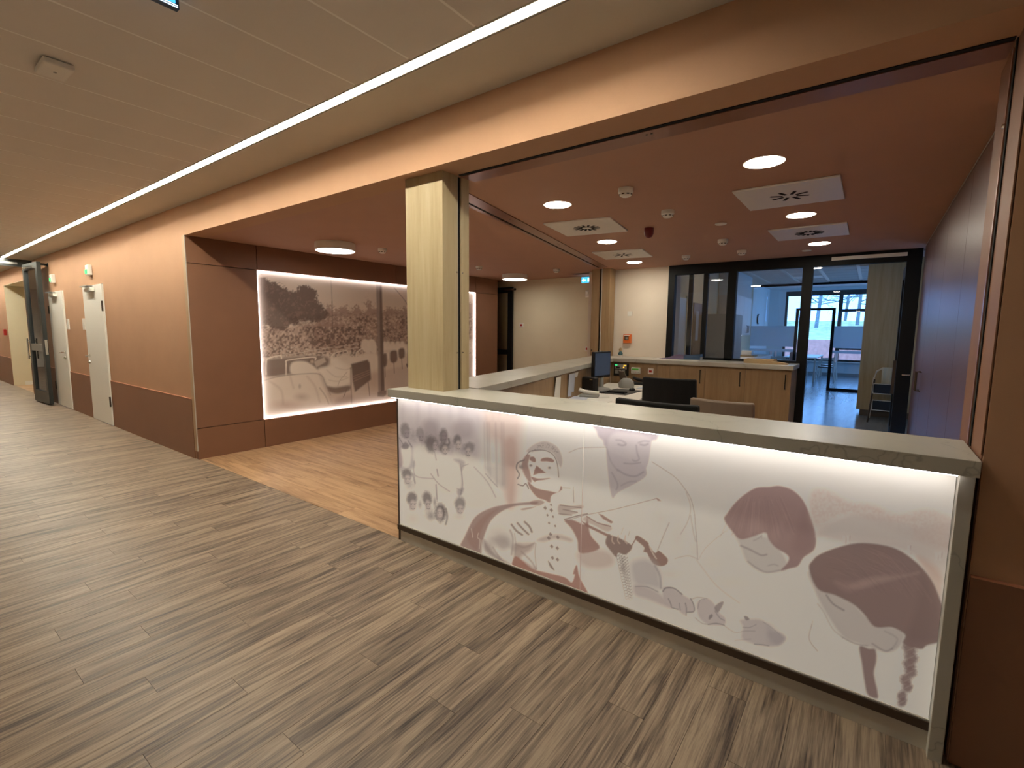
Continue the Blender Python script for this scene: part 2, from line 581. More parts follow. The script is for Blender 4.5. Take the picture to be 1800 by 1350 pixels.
def white_door(n, x0, x1, label, hinge_right, hx):
    d = thing('door_%d' % n, label, 'door', ((x0+x1)/2, YW, 0), kind='structure')
    h = (x1-x0)/2
    box('door_leaf', 'white', (-h+.012, h-.012, -0.022, 0.03, 0.012, 2.115), d, bevel=0.003)
    box('frame', 'white', (-h, -h+.010, -0.004, 0.1, 0, 2.125), d)
    box('frame', 'white', (h-.010, h, -0.004, 0.1, 0, 2.125), d)
    for z in (0.30, 1.72):
        s = h-0.004 if hinge_right else -h+0.004
        MB().lathe([(0.011, 0), (0.011, 0.15)], s, -0.03, z, 10).build('hinge', 'darksteel', d, True)
    hs = -1 if hinge_right else 1
    k = MB().lathe([(0.026, 0), (0.026, -0.012)], hx, -0.022, 1.03, 16, 'y').tube([(hx, -0.03, 1.03), (hx, -0.07, 1.03)], 0.010)
    k.tube([(hx, -0.07, 1.03), (hx-hs*0.06, -0.075, 1.03), (hx-hs*0.14, -0.07, 1.03)], 0.011)
    k.build('handle', 'chrome', d, True)
    MB().lathe([(0.026, 0), (0.026, -0.012), (0.012, -0.03)], hx, -0.022, 0.93, 16, 'y').build('lock', 'chrome', d, True)
    c = box('closer', 'white', (-0.18, 0.16, -0.075, -0.022, 2.02, 2.075), d, bevel=0.005)
    box('closer_arm', 'greyplastic', (-0.26, 0.10, -0.105, -0.03, 2.092, 2.106), c)
    return d


white_door(1, -10.10, -9.07, 'white door nearest the niche, with lever handle and closer', True, -0.40)
white_door(2, -12.45, -11.40, 'white door partly hidden behind the open black glass door', False, 0.40)


def lamp_sign(xc, label):
    o = thing('door_signal_lamp', label, 'signal lamp', (xc, YW, 2.27), group='signal lamps over the white doors')
    box('housing', 'plastic', (-0.07, 0.07, -0.055, 0, 0.0, 0.15), o, bevel=0.008)
    box('lens', 'green', (-0.075, 0.03, -0.062, -0.004, 0.02, 0.085), o, bevel=0.006)


lamp_sign(-9.62, 'green glowing signal lamp above the white door nearest the niche')
lamp_sign(-11.95, 'green glowing signal lamp above the farther white door')


def plate(xc, label):
    tag(box('door_sign', 'plastic', (xc-0.05, xc+0.05, YW-0.02, YW, 1.44, 1.62), bevel=0.004), label, 'sign', 'small blank signs beside the white doors')


plate(-10.22, 'small white sign at the left edge of the nearer white door')
plate(-11.22, 'small white sign on the wall between the two white doors')
o = MB().box(-17.5, -17.36, YW-0.05, YW, 1.25, 1.40).build('fire_alarm_button', 'red', bevel=0.01)
tag(o, 'red fire alarm button on the far corridor wall', 'alarm button')

# open black fire door held against the wall, and its header across the corridor
hd = thing('door_3', 'anthracite door frame header crossing the corridor under the ceiling', 'door frame', (-13.75, 0, 0), kind='structure')
box('header', 'blackdoor', (-0.05, 0.05, -1.3, YW, 2.66, ZC), hd)
box('stop', 'greyplastic', (0.05, 0.075, 0.9, 1.95, 2.70, 2.74), hd)
fd = thing('glazed_fire_door', 'open anthracite glazed door folded back against the corridor wall', 'door', (-13.28, 1.95, 0.0), math.atan2(0.045, 0.98))
box('stile', 'blackdoor', (0, 0.12, 0, 0.06, 0.03, 2.66), fd, bevel=0.003)
box('stile', 'blackdoor', (0.87, 0.99, 0, 0.06, 0.03, 2.66), fd, bevel=0.003)
box('top_rail', 'blackdoor', (0.12, 0.87, 0, 0.06, 2.54, 2.66), fd)
box('middle_rail', 'greyplastic', (0.12, 0.87, 0, 0.06, 1.02, 1.15), fd)
box('bottom_rail', 'blackdoor', (0.12, 0.87, 0, 0.06, 0.03, 0.25), fd)
box('glass_pane', 'glass_dim', (0.12, 0.87, 0.028, 0.034, 0.25, 1.02), fd)
box('glass_pane', 'glass_dim', (0.12, 0.87, 0.028, 0.034, 1.15, 2.54), fd)
box('lock_plate', 'chrome', (0.99, 0.993, 0.012, 0.05, 0.96, 1.24), fd)
box('closer_rail', 'chrome', (0.15, 0.80, -0.03, 0.0, 2.56, 2.60), fd)
k = MB().tube([(0.93, 0.06, 2.62), (0.93, 0.17, 2.62)], 0.018).lathe([(0.035, 0), (0.035, 0.02)], 0.93, 0.16, 2.62, 12, 'y')
k.build('magnet_holder', 'blackplastic', fd)
k = MB().tube([(0.06, -0.04, 0.85), (0.06, -0.04, 1.25)], 0.014).tube([(0.06, 0, 0.9), (0.06, -0.04, 0.9)], 0.01).tube([(0.06, 0, 1.2), (0.06, -0.04, 1.2)], 0.01)
k.build('pull_handle', 'chrome', fd, True)

# access point and exit sign on the corridor ceiling
a = thing('wireless_access_point', 'square white wireless access point on the corridor ceiling', 'access point', (-3.40, 0.69, ZC))
box('body', 'plastic', (-0.095, 0.095, -0.06, 0.06, -0.032, -0.003), a, bevel=0.008)
box('status_hole', 'greyplastic', (-0.006, 0.006, -0.006, 0.006, -0.034, -0.03), a)
e = thing('exit_sign', 'blue lit hanging sign at the top edge of the picture', 'sign', (-2.22, 0.72, 2.70))
box('frame', 'blue', (-0.012, 0.012, -0.105, 0.105, 0.0, 0.098), e)
box('lit_face', 'signblue', (-0.015, 0.015, -0.09, 0.092, 0.016, 0.09), e)
for zz in (0.003, 0.010):
    box('lit_edge', 'signwhite', (-0.0135, 0.0135, -0.10, 0.10, zz, zz+0.003), e)

# ------------------------------------------------------------------ lobby and reception shell
struct(box('ceiling_lobby', 'ceil_terra', (-7.2, 0.75, YW+0.2, 8.2, ZL, ZL+0.12)), 'lower terracotta ceiling over lobby and reception', 'ceiling')
wl = struct(MB().box(-7.2, -3.45, 7.95, 8.15, 0, ZL).build('wall_lobby', 'cream', origin=(0, 0, 0)), 'cream wall at the back of the lobby', 'wall')
struct(MB().box(-7.4, -7.2, 7.3, 8.15, 0, ZL).box(-7.2, -6.3, 7.3, 7.42, 0, ZL).build('wall_passage', 'cream'), 'cream wall of the passage behind the niche', 'wall')
struct(MB().box(-3.90, -2.535, YG, 7.95, 0, ZL).build('wall_reception', 'white_wall'), 'white wall behind the reception desk', 'wall')
struct(MB().box(-4.3, 3, YG+0.08, YG+0.2, ZL, 2.95).build('wall_header', 'white_wall'), 'wall above the glazed partition', 'wall')

wn = struct(MB().box(-6.30, XN-0.075, YW+0.2, 7.61, 0, ZL).build('wall_niche', 'gapblack', origin=(0, 0, 0)), 'brown panelled niche wall around the large lit photograph', 'wall')
G = 0.0035
YM0, YM1, ZM0, ZM1 = 2.92, 6.95, 0.358, 2.195
for y0, y1, z0, z1 in ((YW, YM0, 0, ZM0), (YW, YM0, ZM0, ZM1), (YW, YM0, ZM1, ZL), (YM0, 5.05, 0, ZM0), (5.05, YM1, 0, ZM0),
                       (YM0, 5.05, ZM1, ZL), (5.05, YM1, ZM1, ZL), (YM1, 7.61, 0, ZM0), (YM1, 7.61, ZM0, ZM1), (YM1, 7.61, ZM1, ZL)):
    box('niche_panel', 'niche', (XN-0.07, XN, y0+G, y1-G, z0+(0 if z0 == 0 else G), z1-(0 if z1 == ZL else G)), wn)
box('corner_edge', 'niche_edge', (XN-0.072, XN-0.004, YW-0.004, YW+G-0.0005, 0.1, ZL), wn)
box('corner_profile', 'steel', (XN-0.004, XN+0.002, YW-0.005, YW+G, 0.1, ZL), wn)
box('end_edge', 'niche', (-6.3, XN-0.07, 7.59, 7.612, 0, ZL), wn)

# ------------------------------------------------------------------ printed pictures: a small painter working on mesh vertices


class Paint:
    def __init__(s, P, base):
        s.x, s.y = to_px(P)
        s.c = np.tile(np.array(base, float), (len(P), 1))

    def mix(s, idx, col, a):
        a = np.clip(a, 0, 1)[:, None]
        s.c[idx] = s.c[idx]*(1-a)+np.array(col, float)*a

    def sel(s, x0, y0, x1, y1):
        return np.nonzero((s.x > x0) & (s.x < x1) & (s.y > y0) & (s.y < y1))[0]

    @staticmethod
    def smooth(pts, closed, n=5):
        p = [np.array(q, float) for q in pts]
        k = len(p)
        out = []
        for i in range(k if closed else k-1):
            a, b, c, d = ((p[(i-1) % k], p[i], p[(i+1) % k], p[(i+2) % k]) if closed else
                          (p[max(i-1, 0)], p[i], p[i+1], p[min(i+2, k-1)]))
            for t in np.arange(n)/n:
                out.append(0.5*((2*b)+(c-a)*t+(2*a-5*b+4*c-d)*t*t+(3*b-a-3*c+d)*t**3))
        if not closed:
            out.append(p[-1])
        return np.array(out)

    @staticmethod
    def dist(X, Y, A, B):
        d = np.full(X.shape, 1e9)
        for a, b in zip(A, B):
            v = b-a
            L = max(v@v, 1e-9)
            t = np.clip(((X-a[0])*v[0]+(Y-a[1])*v[1])/L, 0, 1)
            d = np.minimum(d, (X-a[0]-t*v[0])**2+(Y-a[1]-t*v[1])**2)
        return np.sqrt(d)

    def poly(s, pts, col, a=1.0, soft=1.0, curve=True, tex=0.0, grad=None, warp=0.0):
        q = s.smooth(pts, True) if curve else np.array(pts, float)
        m = soft+2+warp
        i = s.sel(q[:, 0].min()-m, q[:, 1].min()-m, q[:, 0].max()+m, q[:, 1].max()+m)
        if not len(i):
            return
        X, Y = s.x[i], s.y[i]
        if warp:
            X, Y = X+warp*(fbm(X, Y, 6.0)-0.5)*2+warp*(noise(X+50, Y, 1.8)-0.5), Y+warp*(fbm(X+99, Y, 6.0)-0.5)*2+warp*(noise(X, Y+70, 1.8)-0.5)
        ins = np.zeros(len(i), bool)
        r = np.roll(q, -1, 0)
        for (ax, ay), (bx, by) in zip(q, r):
            c = (ay > Y) != (by > Y)
            ins ^= c & (X < (bx-ax)*(Y-ay)/(by-ay+1e-12)+ax)
        d = s.dist(X, Y, q, r)
        al = np.clip(0.5+np.where(ins, d, -d)/(2*soft), 0, 1)*a
        if tex:
            al = al*(1-tex+tex*noise(X, Y, 3.0)*1.4)
        if grad:                              # (x0, y0, x1, y1): alpha fades from first point to second
            gx, gy = grad[2]-grad[0], grad[3]-grad[1]
            tt = ((X-grad[0])*gx+(Y-grad[1])*gy)/(gx*gx+gy*gy)
            al = al*np.clip(1-tt, 0, 1)
        s.mix(i, col, al)

    def line(s, pts, w, col, a=1.0, soft=0.8, curve=True):
        q = s.smooth(pts, False) if curve and len(pts) > 2 else np.array(pts, float)
        m = w+soft+2
        i = s.sel(q[:, 0].min()-m, q[:, 1].min()-m, q[:, 0].max()+m, q[:, 1].max()+m)
        if len(i):
            d = s.dist(s.x[i], s.y[i], q[:-1], q[1:])
            s.mix(i, col, np.clip((w/2+soft/2-d)/soft, 0, 1)*a)

    def blob(s, cx, cy, rx, ry, col, a=1.0, hard=0.3, tex=0.0, rot=0.0):
        R = max(rx, ry)
        i = s.sel(cx-R*1.3, cy-R*1.3, cx+R*1.3, cy+R*1.3)
        if not len(i):
            return
        X, Y = s.x[i]-cx, s.y[i]-cy
        c_, s_ = math.cos(rot), math.sin(rot)
        X, Y = X*c_+Y*s_, -X*s_+Y*c_
        r = np.sqrt((X/rx)**2+(Y/ry)**2)
        if tex:
            r = r+tex*(noise(s.x[i], s.y[i], 2.2)-0.5)
        s.mix(i, col, np.clip((1.0-r)/(1-hard), 0, 1)*a)


def hash2(ix, iy):
    h = np.sin(ix*127.1+iy*311.7)*43758.5453
    return h-np.floor(h)


def noise(X, Y, sc):
    X, Y = X/sc, Y/sc
    ix, iy = np.floor(X), np.floor(Y)
    fx, fy = X-ix, Y-iy
    fx, fy = fx*fx*(3-2*fx), fy*fy*(3-2*fy)
    a = hash2(ix, iy)*(1-fx)+hash2(ix+1, iy)*fx
    b = hash2(ix, iy+1)*(1-fx)+hash2(ix+1, iy+1)*fx
    return a*(1-fy)+b*fy


def fbm(X, Y, sc):
    return 0.5*noise(X, Y, sc)+0.3*noise(X, Y, sc/2.1)+0.2*noise(X, Y, sc/4.3)


def picture(name, corner, du, dv, nu, nv, paint, parent, base, thick, mat='print'):
    """grid panel from corner along du (width) and dv (height); paint() colours its vertices"""
    corner, du, dv = (np.array(q, float) for q in (corner, du, dv))
    U, V = np.meshgrid(np.linspace(0, 1, nu), np.linspace(0, 1, nv))
    P = corner+U.reshape(-1, 1)*du+V.reshape(-1, 1)*dv
    pt = Paint(P, [c for c in lin(*base)[:3]])
    paint(pt)
    col = np.ones((len(P), 4), np.float32)
    col[:, :3] = np.clip(pt.c*0.84+0.16*np.array(lin(*base)[:3]), 0, 1)
    nrm = np.cross(du, dv)
    nrm /= np.linalg.norm(nrm)
    back = np.array([corner, corner+du, corner+du+dv, corner+dv])-nrm*thick
    n = len(P)
    V_all = np.vstack([P, back])
    i = np.arange(nu*nv).reshape(nv, nu)
    q = np.stack([i[:-1, :-1], i[:-1, 1:], i[1:, 1:], i[1:, :-1]], -1).reshape(-1, 4)
    c0, c1, c2, c3 = i[0, 0], i[0, -1], i[-1, -1], i[-1, 0]
    ex = np.array([[n+3, n+2, n+1, n], [c0, n, n+1, c1], [c1, n+1, n+2, c2], [c2, n+2, n+3, c3], [c3, n+3, n, c0]])
    q = np.vstack([q, ex]).astype(np.int32)
    me = bpy.data.meshes.new(name)
    me.vertices.add(len(V_all))
    me.vertices.foreach_set('co', V_all.astype(np.float32).ravel())
    me.loops.add(q.size)
    me.loops.foreach_set('vertex_index', q.ravel())
    me.polygons.add(len(q))
    me.polygons.foreach_set('loop_start', np.arange(0, q.size, 4, dtype=np.int32))
    me.update(calc_edges=True)
    at = me.attributes.new('print', 'FLOAT_COLOR', 'POINT')
    at.data.foreach_set('color', np.vstack([col, np.tile(np.array([*lin(*base)[:3], 1], np.float32), (4, 1))]).ravel())
    me.materials.append(M[mat])
    o = bpy.data.objects.new(name, me)
    COL.objects.link(o)
    if parent is not None:
        o.parent = parent
        o.location = -np.array(parent.location)
    return o


def C_(r, g, b):
    return np.array(lin(r, g, b)[:3])


def garden_print(p):
    T = lambda pts: [(450+a/5.0, 470+b/5.0) for a, b in pts]
    X, Y = p.x, p.y
    # paper sky, lighter to the top
    n = fbm(X, Y, 9)
    everything = np.arange(len(X))
    p.mix(everything, C_(230, 214, 198), np.full(len(X), 0.9))
    dk, md, lt = C_(82, 58, 53), C_(164, 134, 120), C_(226, 206, 190)
    # distant shrubs, right
    p.poly(T([(600, 420), (650, 330), (700, 390), (780, 330), (830, 380), (890, 340), (950, 390), (985, 290), (1040, 360), (1100, 380), (1180, 350), (1260, 380), (1340, 360), (2000, 330), (2000, 720), (560, 720)]), md, 0.85, 2.5, warp=7)
    # speckled foliage
    i = p.sel(450, 545, 860, 622)
    f = 0.6*fbm(X[i], Y[i], 2.6)+0.4*fbm(X[i], Y[i], 11)
    p.mix(i, dk, np.clip((f-0.5)*7, 0, 1)*0.75*np.clip((Y[i]-546)/12, 0, 1))
    p.mix(i, lt, np.clip((0.46-f)*7, 0, 1)*0.75*np.clip((Y[i]-550)/12, 0, 1))
    # big dark tree
    p.poly(T([(10, 110), (90, 95), (140, 130), (210, 150), (270, 190), (340, 210), (400, 165), (470, 170), (530, 210), (535, 280), (590, 340), (640, 420), (560, 470), (440, 470), (360, 500), (290, 520), (250, 560), (170, 560), (100, 500), (10, 520)]), dk, 0.93, 2.2, warp=6)
    i = p.sel(452, 488, 580, 590)
    f = fbm(X[i], Y[i], 5)
    f2 = noise(X[i], Y[i], 2.2)
    p.mix(i, C_(150, 122, 110), np.clip((f*0.6+f2*0.4-0.52)*6, 0, 1)*0.5*np.clip((Y[i]-492-(X[i]-460)*0.35)/8, 0, 1))
    # lower hedge
    p.poly(T([(10, 520), (120, 540), (280, 540), (430, 500), (620, 470), (760, 520), (940, 600), (920, 700), (700, 740), (400, 770), (100, 790), (20, 790)]), md, 0.75, 3, warp=5)
    i = p.sel(452, 574, 640, 628)
    f = noise(X[i], Y[i], 2.6)
    p.mix(i, dk, np.clip((f-0.52)*6, 0, 1)*0.7)
    p.mix(i, C_(216, 194, 178), np.clip((0.3-f)*7, 0, 1)*0.7)
    rs = np.random.RandomState(4)
    for _ in range(26):
        bx, by = rs.uniform(60, 480), rs.uniform(690, 760)
        p.blob(450+bx/5, 470+by/5, rs.uniform(1.5, 3.5), rs.uniform(1.2, 2.6), C_(222, 208, 194), 0.8, 0.3)
    # terrace floor
    p.poly(T([(0, 930), (600, 900), (900, 960), (1340, 860), (2000, 800), (2000, 1400), (0, 1400)]), C_(214, 194, 180), 0.9, 3)
    # railings and bed heads
    for yy in (770, 800, 840):
        p.line(T([(60, yy+30), (300, yy-5), (620, yy-60), (900, yy-95)]), 1.0, C_(226, 212, 198), 0.8)
    p.poly(T([(60, 830), (260, 790), (600, 780), (640, 850), (560, 900), (300, 960), (70, 950)]), C_(104, 82, 76), 0.85, 3)
    for hx, hy, w in ((90, 800, 120), (265, 815, 240), (670, 755, 120), (880, 735, 60)):
        p.line(T([(hx, hy+140), (hx, hy+30), (hx+20, hy), (hx+w, hy-25), (hx+w+15, hy)]), 2.2, C_(240, 228, 214), 0.95)
    # people lying and standing
    wht, sh = C_(246, 234, 220), C_(160, 138, 124)
    p.poly(T([(315, 840), (440, 830), (540, 900), (520, 930), (320, 940)]), wht, 0.9, 2)
    p.blob(450+488/5, 470+822/5, 6.5, 6.5, C_(88, 66, 58), 0.9)
    p.blob(450+492/5, 470+828/5, 4.8, 5.2, C_(206, 182, 164), 0.95)
    p.poly(T([(510, 830), (600, 790), (615, 830), (530, 880)]), C_(206, 190, 176), 0.9, 1.2, False)
    p.poly(T([(660, 830), (740, 770), (820, 770), (890, 830), (760, 880)]), wht, 0.8, 3)
    p.poly(T([(545, 900), (640, 870), (760, 830), (940, 760), (1060, 760), (1060, 900), (840, 920), (820, 1020), (700, 1050), (600, 1030)]), wht, 0.92, 3)
    for q in ([(620, 900), (700, 960), (800, 960)], [(640, 990), (720, 1000), (810, 970)], [(700, 880), (780, 900), (850, 880)]):
        p.line(T(q), 1.2, sh, 0.4, 2)
    p.poly(T([(620, 1045), (700, 1055), (820, 1040), (820, 1080), (720, 1110), (640, 1090)]), C_(92, 68, 60), 0.8, 2)
    for cx in (955, 1010):
        p.poly(T([(cx-25, 720), (cx-30, 660), (cx, 630), (cx+35, 645), (cx+50, 700), (cx+40, 760)]), wht, 0.95, 1.5)
        p.blob(450+cx/5, 470+597/5, 4.2, 4.6, C_(104, 80, 70), 0.9)
        p.blob(450+cx/5, 470+606/5, 3.2, 3.6, C_(206, 184, 166), 0.95)
    for cx in (1130, 1160, 1200, 1245, 1285, 1420, 1500, 1600):
        p.poly(T([(cx-20, 720), (cx-18, 665), (cx, 650), (cx+20, 668), (cx+25, 720)]), wht, 0.9, 1.5)
        p.blob(450+cx/5, 470+632/5, 3.0, 3.4, C_(180, 152, 136), 0.9)
    p.poly(T([(1120, 700), (1330, 680), (1340, 760), (1240, 790), (1130, 800)]), wht, 0.8, 3)
    p.poly(T([(1340, 680), (2000, 640), (2000, 720), (1340, 760)]), wht, 0.7, 3)
    # large white counterpane in the foreground
    p.poly(T([(60, 990), (200, 955), (400, 930), (560, 935), (600, 1010), (650, 1120), (680, 1200), (600, 1225), (80, 1330), (70, 1100)]), C_(238, 224, 210), 0.95, 3)
    p.blob(450+385/5, 470+1045/5, 3.5, 6, C_(150, 128, 116), 0.5)
    p.blob(450+400/5, 470+1140/5, 18, 10, C_(150, 116, 106), 0.45, 0.0)
    p.blob(450+260/5, 470+1210/5, 38, 12, C_(178, 128, 112), 0.4, 0.0)
    p.line(T([(560, 1060), (610, 1130), (640, 1200)]), 2, sh, 0.6, 2)
    p.line(T([(70, 995), (200, 960), (400, 936), (560, 940), (610, 1020), (655, 1120)]), 1.4, C_(120, 98, 90), 0.6, 1.6)
    p.poly(T([(560, 940), (610, 1010), (680, 1200), (720, 1150), (830, 1120), (840, 1180), (690, 1215), (650, 1160)]), C_(150, 118, 108), 0.5, 4)
    for q in ([(120, 1000), (220, 1080), (240, 1200)], [(450, 960), (520, 1050), (560, 1180)], [(300, 960), (330, 1060)]):
        p.line(T(q), 3, C_(196, 174, 162), 0.5, 4)
    # folded brown blankets over the bed ends
    br = C_(96, 70, 62)
    p.poly(T([(835, 850), (980, 812), (1000, 840), (1012, 985), (870, 1095), (850, 1000)]), br, 0.92, 1.5, False)
    for k in range(3):
        p.line(T([(850, 960+k*22), (930, 930+k*20), (1005, 900+k*18)]), 1.6, C_(170, 140, 126), 0.6, 1.5)
    for q in ([(830, 880), (840, 1195)], [(985, 1000), (1000, 1130)], [(720, 1040), (740, 990), (800, 920)], [(800, 1060), (770, 1140)]):
        p.line(T(q), 1.4, C_(206, 190, 176) if q[0][0] == 720 else C_(120, 96, 86), 0.85)
    for bx, by, w, h in ((1115, 755, 35, 120), (1180, 730, 60, 110), (1255, 708, 50, 95), (1420, 700, 60, 90), (1540, 690, 60, 80)):
        p.poly(T([(bx, by+15), (bx+w*0.7, by), (bx+w, by+20), (bx+w, by+h*0.8), (bx+w*0.4, by+h), (bx, by+h*0.8)]), br, 0.9, 1.5)
        p.line(T([(bx+w*0.5, by+h*0.8), (bx+w*0.6, by+h+90)]), 1.2, C_(110, 86, 78), 0.8)
    # verandah posts
    p.poly(T([(1055, 130), (1085, 130), (1100, 900), (1105, 1100), (1075, 1100), (1070, 700)]), C_(152, 136, 128), 0.9, 1, False)
    p.poly(T([(1083, 130), (1105, 130), (1130, 1085), (1098, 1090)]), C_(98, 80, 74), 0.95, 1, False)
    p.poly(T([(1068, 1098), (1145, 1080), (1145, 1120), (1120, 1138), (1068, 1135)]), C_(120, 100, 92), 0.9, 1, False)
    p.line(T([(660, 110), (668, 300)]), 0.9, C_(110, 92, 84), 0.7)
    p.line(T([(668, 300), (672, 560)]), 1.4, C_(84, 62, 56), 0.7)
    p.line(T([(1215, 180), (1300, 280), (1330, 330)]), 1.4, C_(130, 112, 102), 0.7)
    p.line(T([(1333, 200), (1335, 820), (1322, 850)]), 2.0, C_(80, 62, 56), 0.85)
    # pale border: faded print edge with the frame's LED glow painted in
    w = C_(232, 216, 206)
    u = np.clip((p.u-0.0)/0.018, 0, 1)
    edge = np.minimum(np.minimum(p.u, 1-p.u)*4.03, np.minimum(p.v, 1-p.v)*1.84)
    p.mix(everything, w, np.clip(1-edge/0.14, 0, 1)**1.6*0.8)


def care_print(p):
    """collage on the counter front; coordinates follow enlarged crops of the photograph"""
    A = lambda pts: [(680+a/3.971, 660+b/3.971) for a, b in pts]
    B = lambda pts: [(680+a/3.971, 900+b/3.971) for a, b in pts]
    K = lambda pts: [(1000+a/3.971, 720+b/3.971) for a, b in pts]
    D = lambda pts: [(1350+a/2.289, 760+b/2.289) for a, b in pts]

    def Ab(x, y, rx, ry, col, a, hard=0.3, tex=0.0, rot=0.0, fn=A):
        s = 2.289 if fn is D else 3.971
        q = fn([(x, y)])[0]
        p.blob(q[0], q[1], rx/s, ry/s, col, a, hard, tex, rot)
    paperw = C_(228, 222, 212)
    hair, grey, skin, lilac = C_(96, 80, 86), C_(150, 138, 142), C_(206, 194, 190), C_(190, 178, 184)
    brown, mauve, brick = C_(150, 96, 82), C_(140, 100, 100), C_(172, 112, 94)
    # --- curtains behind the group
    for x, w, a in ((110, 30, .35), (215, 26, .4), (300, 22, .4), (345, 40, .25), (440, 30, .3), (520, 44, .5), (560, 20, .3), (690, 14, .35), (740, 20, .25), (780, 14, .25)):
        p.poly(A([(x-w/2, 190), (x+w/2, 190), (x+w/2+4, 520), (x-w/2+4, 520)]), grey, a, 3.5, False, grad=(680, 690, 690, 800))
    for x, a in ((680, .3), (700, .4), (715, .3), (760, .35), (800, .3), (815, .25)):
        p.line(A([(x, 330), (x+8, 760)]), 3, grey, a, 3)
    p.poly(A([(670, 240), (930, 260), (940, 440), (905, 870), (830, 870), (800, 520), (700, 420)]), C_(206, 150, 130), 0.42, 11, True)
    p.poly(A([(820, 480), (900, 470), (890, 880), (835, 880)]), C_(196, 142, 124), 0.35, 5, True)
    p.poly(A([(680, 640), (830, 640), (830, 780), (760, 760)]), C_(160, 146, 146), 0.4, 6, True)
    # --- dusky room behind the group
    p.poly(A([(78, 215), (300, 190), (640, 230), (660, 420), (650, 560), (560, 620), (420, 580), (300, 560), (170, 540), (78, 600)]), C_(196, 182, 190), 0.6, 9)
    p.poly(A([(255, 330), (350, 330), (360, 520), (260, 520)]), C_(150, 132, 140), 0.5, 6)
    p.poly(A([(470, 330), (590, 320), (590, 430), (480, 430)]), C_(160, 142, 148), 0.45, 6)
    # --- white coats
    for q in ([(190, 500), (300, 490), (350, 560), (340, 700), (350, 860), (200, 860), (190, 650)], [(340, 570), (470, 570), (520, 680), (515, 800), (360, 800)],
              [(530, 580), (610, 570), (700, 680), (760, 800), (820, 900), (530, 900)], [(460, 540), (550, 560), (560, 640), (500, 640)]):
        p.poly(A(q), C_(234, 229, 220), 0.85, 4)
    for q in ([(520, 640), (525, 740), (515, 830)], [(350, 655), (356, 700)], [(345, 760), (352, 880)], [(490, 790), (525, 805)], [(330, 520), (345, 590)], [(610, 640), (700, 740), (760, 850)], [(190, 600), (200, 700), (330, 720)]):
        p.line(A(q), 1.6, grey, 0.55, 2)
    # --- nurse at the edge
    p.poly(A([(78, 420), (110, 470), (170, 480), (180, 560), (190, 640), (80, 660)]), C_(150, 136, 144), 0.5, 3)
    p.poly(A([(100, 510), (165, 500), (170, 580), (150, 640), (100, 620)]), C_(236, 230, 222), 0.95, 2)
    p.poly(A([(105, 490), (150, 485), (145, 510), (110, 512)]), C_(120, 106, 114), 0.6, 1.2)

    for hx_, hy_, rr in ((180, 420, 60), (275, 450, 60), (350, 470, 60), (445, 480, 60), (535, 510, 50), (300, 960, 60), (160, 760, 50)):
        Ab(hx_, hy_, rr*0.8, rr, C_(122, 106, 112), 0.45, 0.0, 0.4)

    def Gb(x, y, rx, ry, col, al, hard=0.3, tex=0.0, rot=0.0):
        p.blob(690+x/5.19, 700+y/5.19, rx/5.19, ry/5.19, col, al, hard, tex, rot)
    GP = lambda pts: [(690+u/5.19, 700+v/5.19) for u, v in pts]

    def head(hx, hy, hrx, hry, fx, fy, frx, fry, dark=0.85, fcol=(214, 202, 198), tilt=0.0):
        Gb(hx, hy, hrx, hry, hair, dark, 0.55, 0.14, tilt)
        Gb(fx, fy, frx, fry, C_(*fcol), 0.95, 0.55, 0.0, tilt)
        Gb(fx-0.55*frx, fy+0.2*fry, frx*0.45, fry*0.7, C_(140, 124, 130), 0.45, 0.0)
        for e in (-0.38, 0.42):
            Gb(fx+e*frx, fy-0.12*fry, frx*0.26, fry*0.10, hair, 0.85, 0.2)
            p.line(GP([(fx+(e-0.28)*frx, fy-0.26*fry), (fx+(e+0.28)*frx, fy-0.3*fry)]), 0.8, hair, 0.6, 0.9)
        Gb(fx+0.05*frx, fy+0.22*fry, frx*0.2, fry*0.14, grey, 0.6, 0.1)
        p.line(GP([(fx-0.3*frx, fy+0.48*fry), (fx+0.05*frx, fy+0.55*fry), (fx+0.4*frx, fy+0.46*fry)]), 1.2, hair, 0.75, 1.0)
    head(112, 290, 54, 84, 130, 330, 32, 50, .7, (168, 152, 160))
    head(250, 315, 44, 66, 262, 360, 30, 48, .5, (170, 156, 162))
    head(352, 420, 64, 96, 388, 440, 26, 52, .85, (196, 182, 184))
    head(465, 345, 50, 84, 474, 352, 30, 48, .85, (142, 124, 132))
    head(470, 452, 60, 62, 480, 478, 36, 56, .85)
    head(590, 382, 46, 62, 600, 432, 33, 58, .85)
    head(702, 448, 60, 62, 690, 496, 34, 54, .65)
    head(130, 694, 60, 62, 138, 746, 40, 58, .85)
    head(176, 915, 60, 76, 186, 978, 40, 62, .85)
    head(316, 915, 54, 80, 325, 976, 30, 62, .85, (206, 194, 192), -0.15)
    head(437, 1045, 64, 105, 430, 1056, 36, 70, 1.0)
    head(615, 965, 60, 82, 618, 1018, 40, 54, .75)
    p.line(GP([(512, 370), (518, 410), (508, 425)]), 3, hair, 0.8, 2)
    Gb(385, 950, 22, 60, hair, 0.6, 0.1)
    Gb(250, 970, 26, 50, hair, 0.5, 0.0)
    p.line(GP([(488, 1010), (500, 1080), (485, 1150)]), 3, hair, 0.7, 2.5)
    p.poly(GP([(90, 430), (118, 400), (146, 430), (140, 458), (98, 458)]), C_(112, 96, 106), 0.7, 1.2)
    p.line(GP([(60, 360), (95, 420), (105, 440)]), 1.2, C_(112, 96, 106), 0.7)
    p.line(GP([(140, 385), (178, 445)]), 1.4, C_(112, 96, 106), 0.7)
    p.poly(GP([(48, 450), (80, 500), (92, 600), (60, 620)]), C_(170, 142, 150), 0.7, 2)
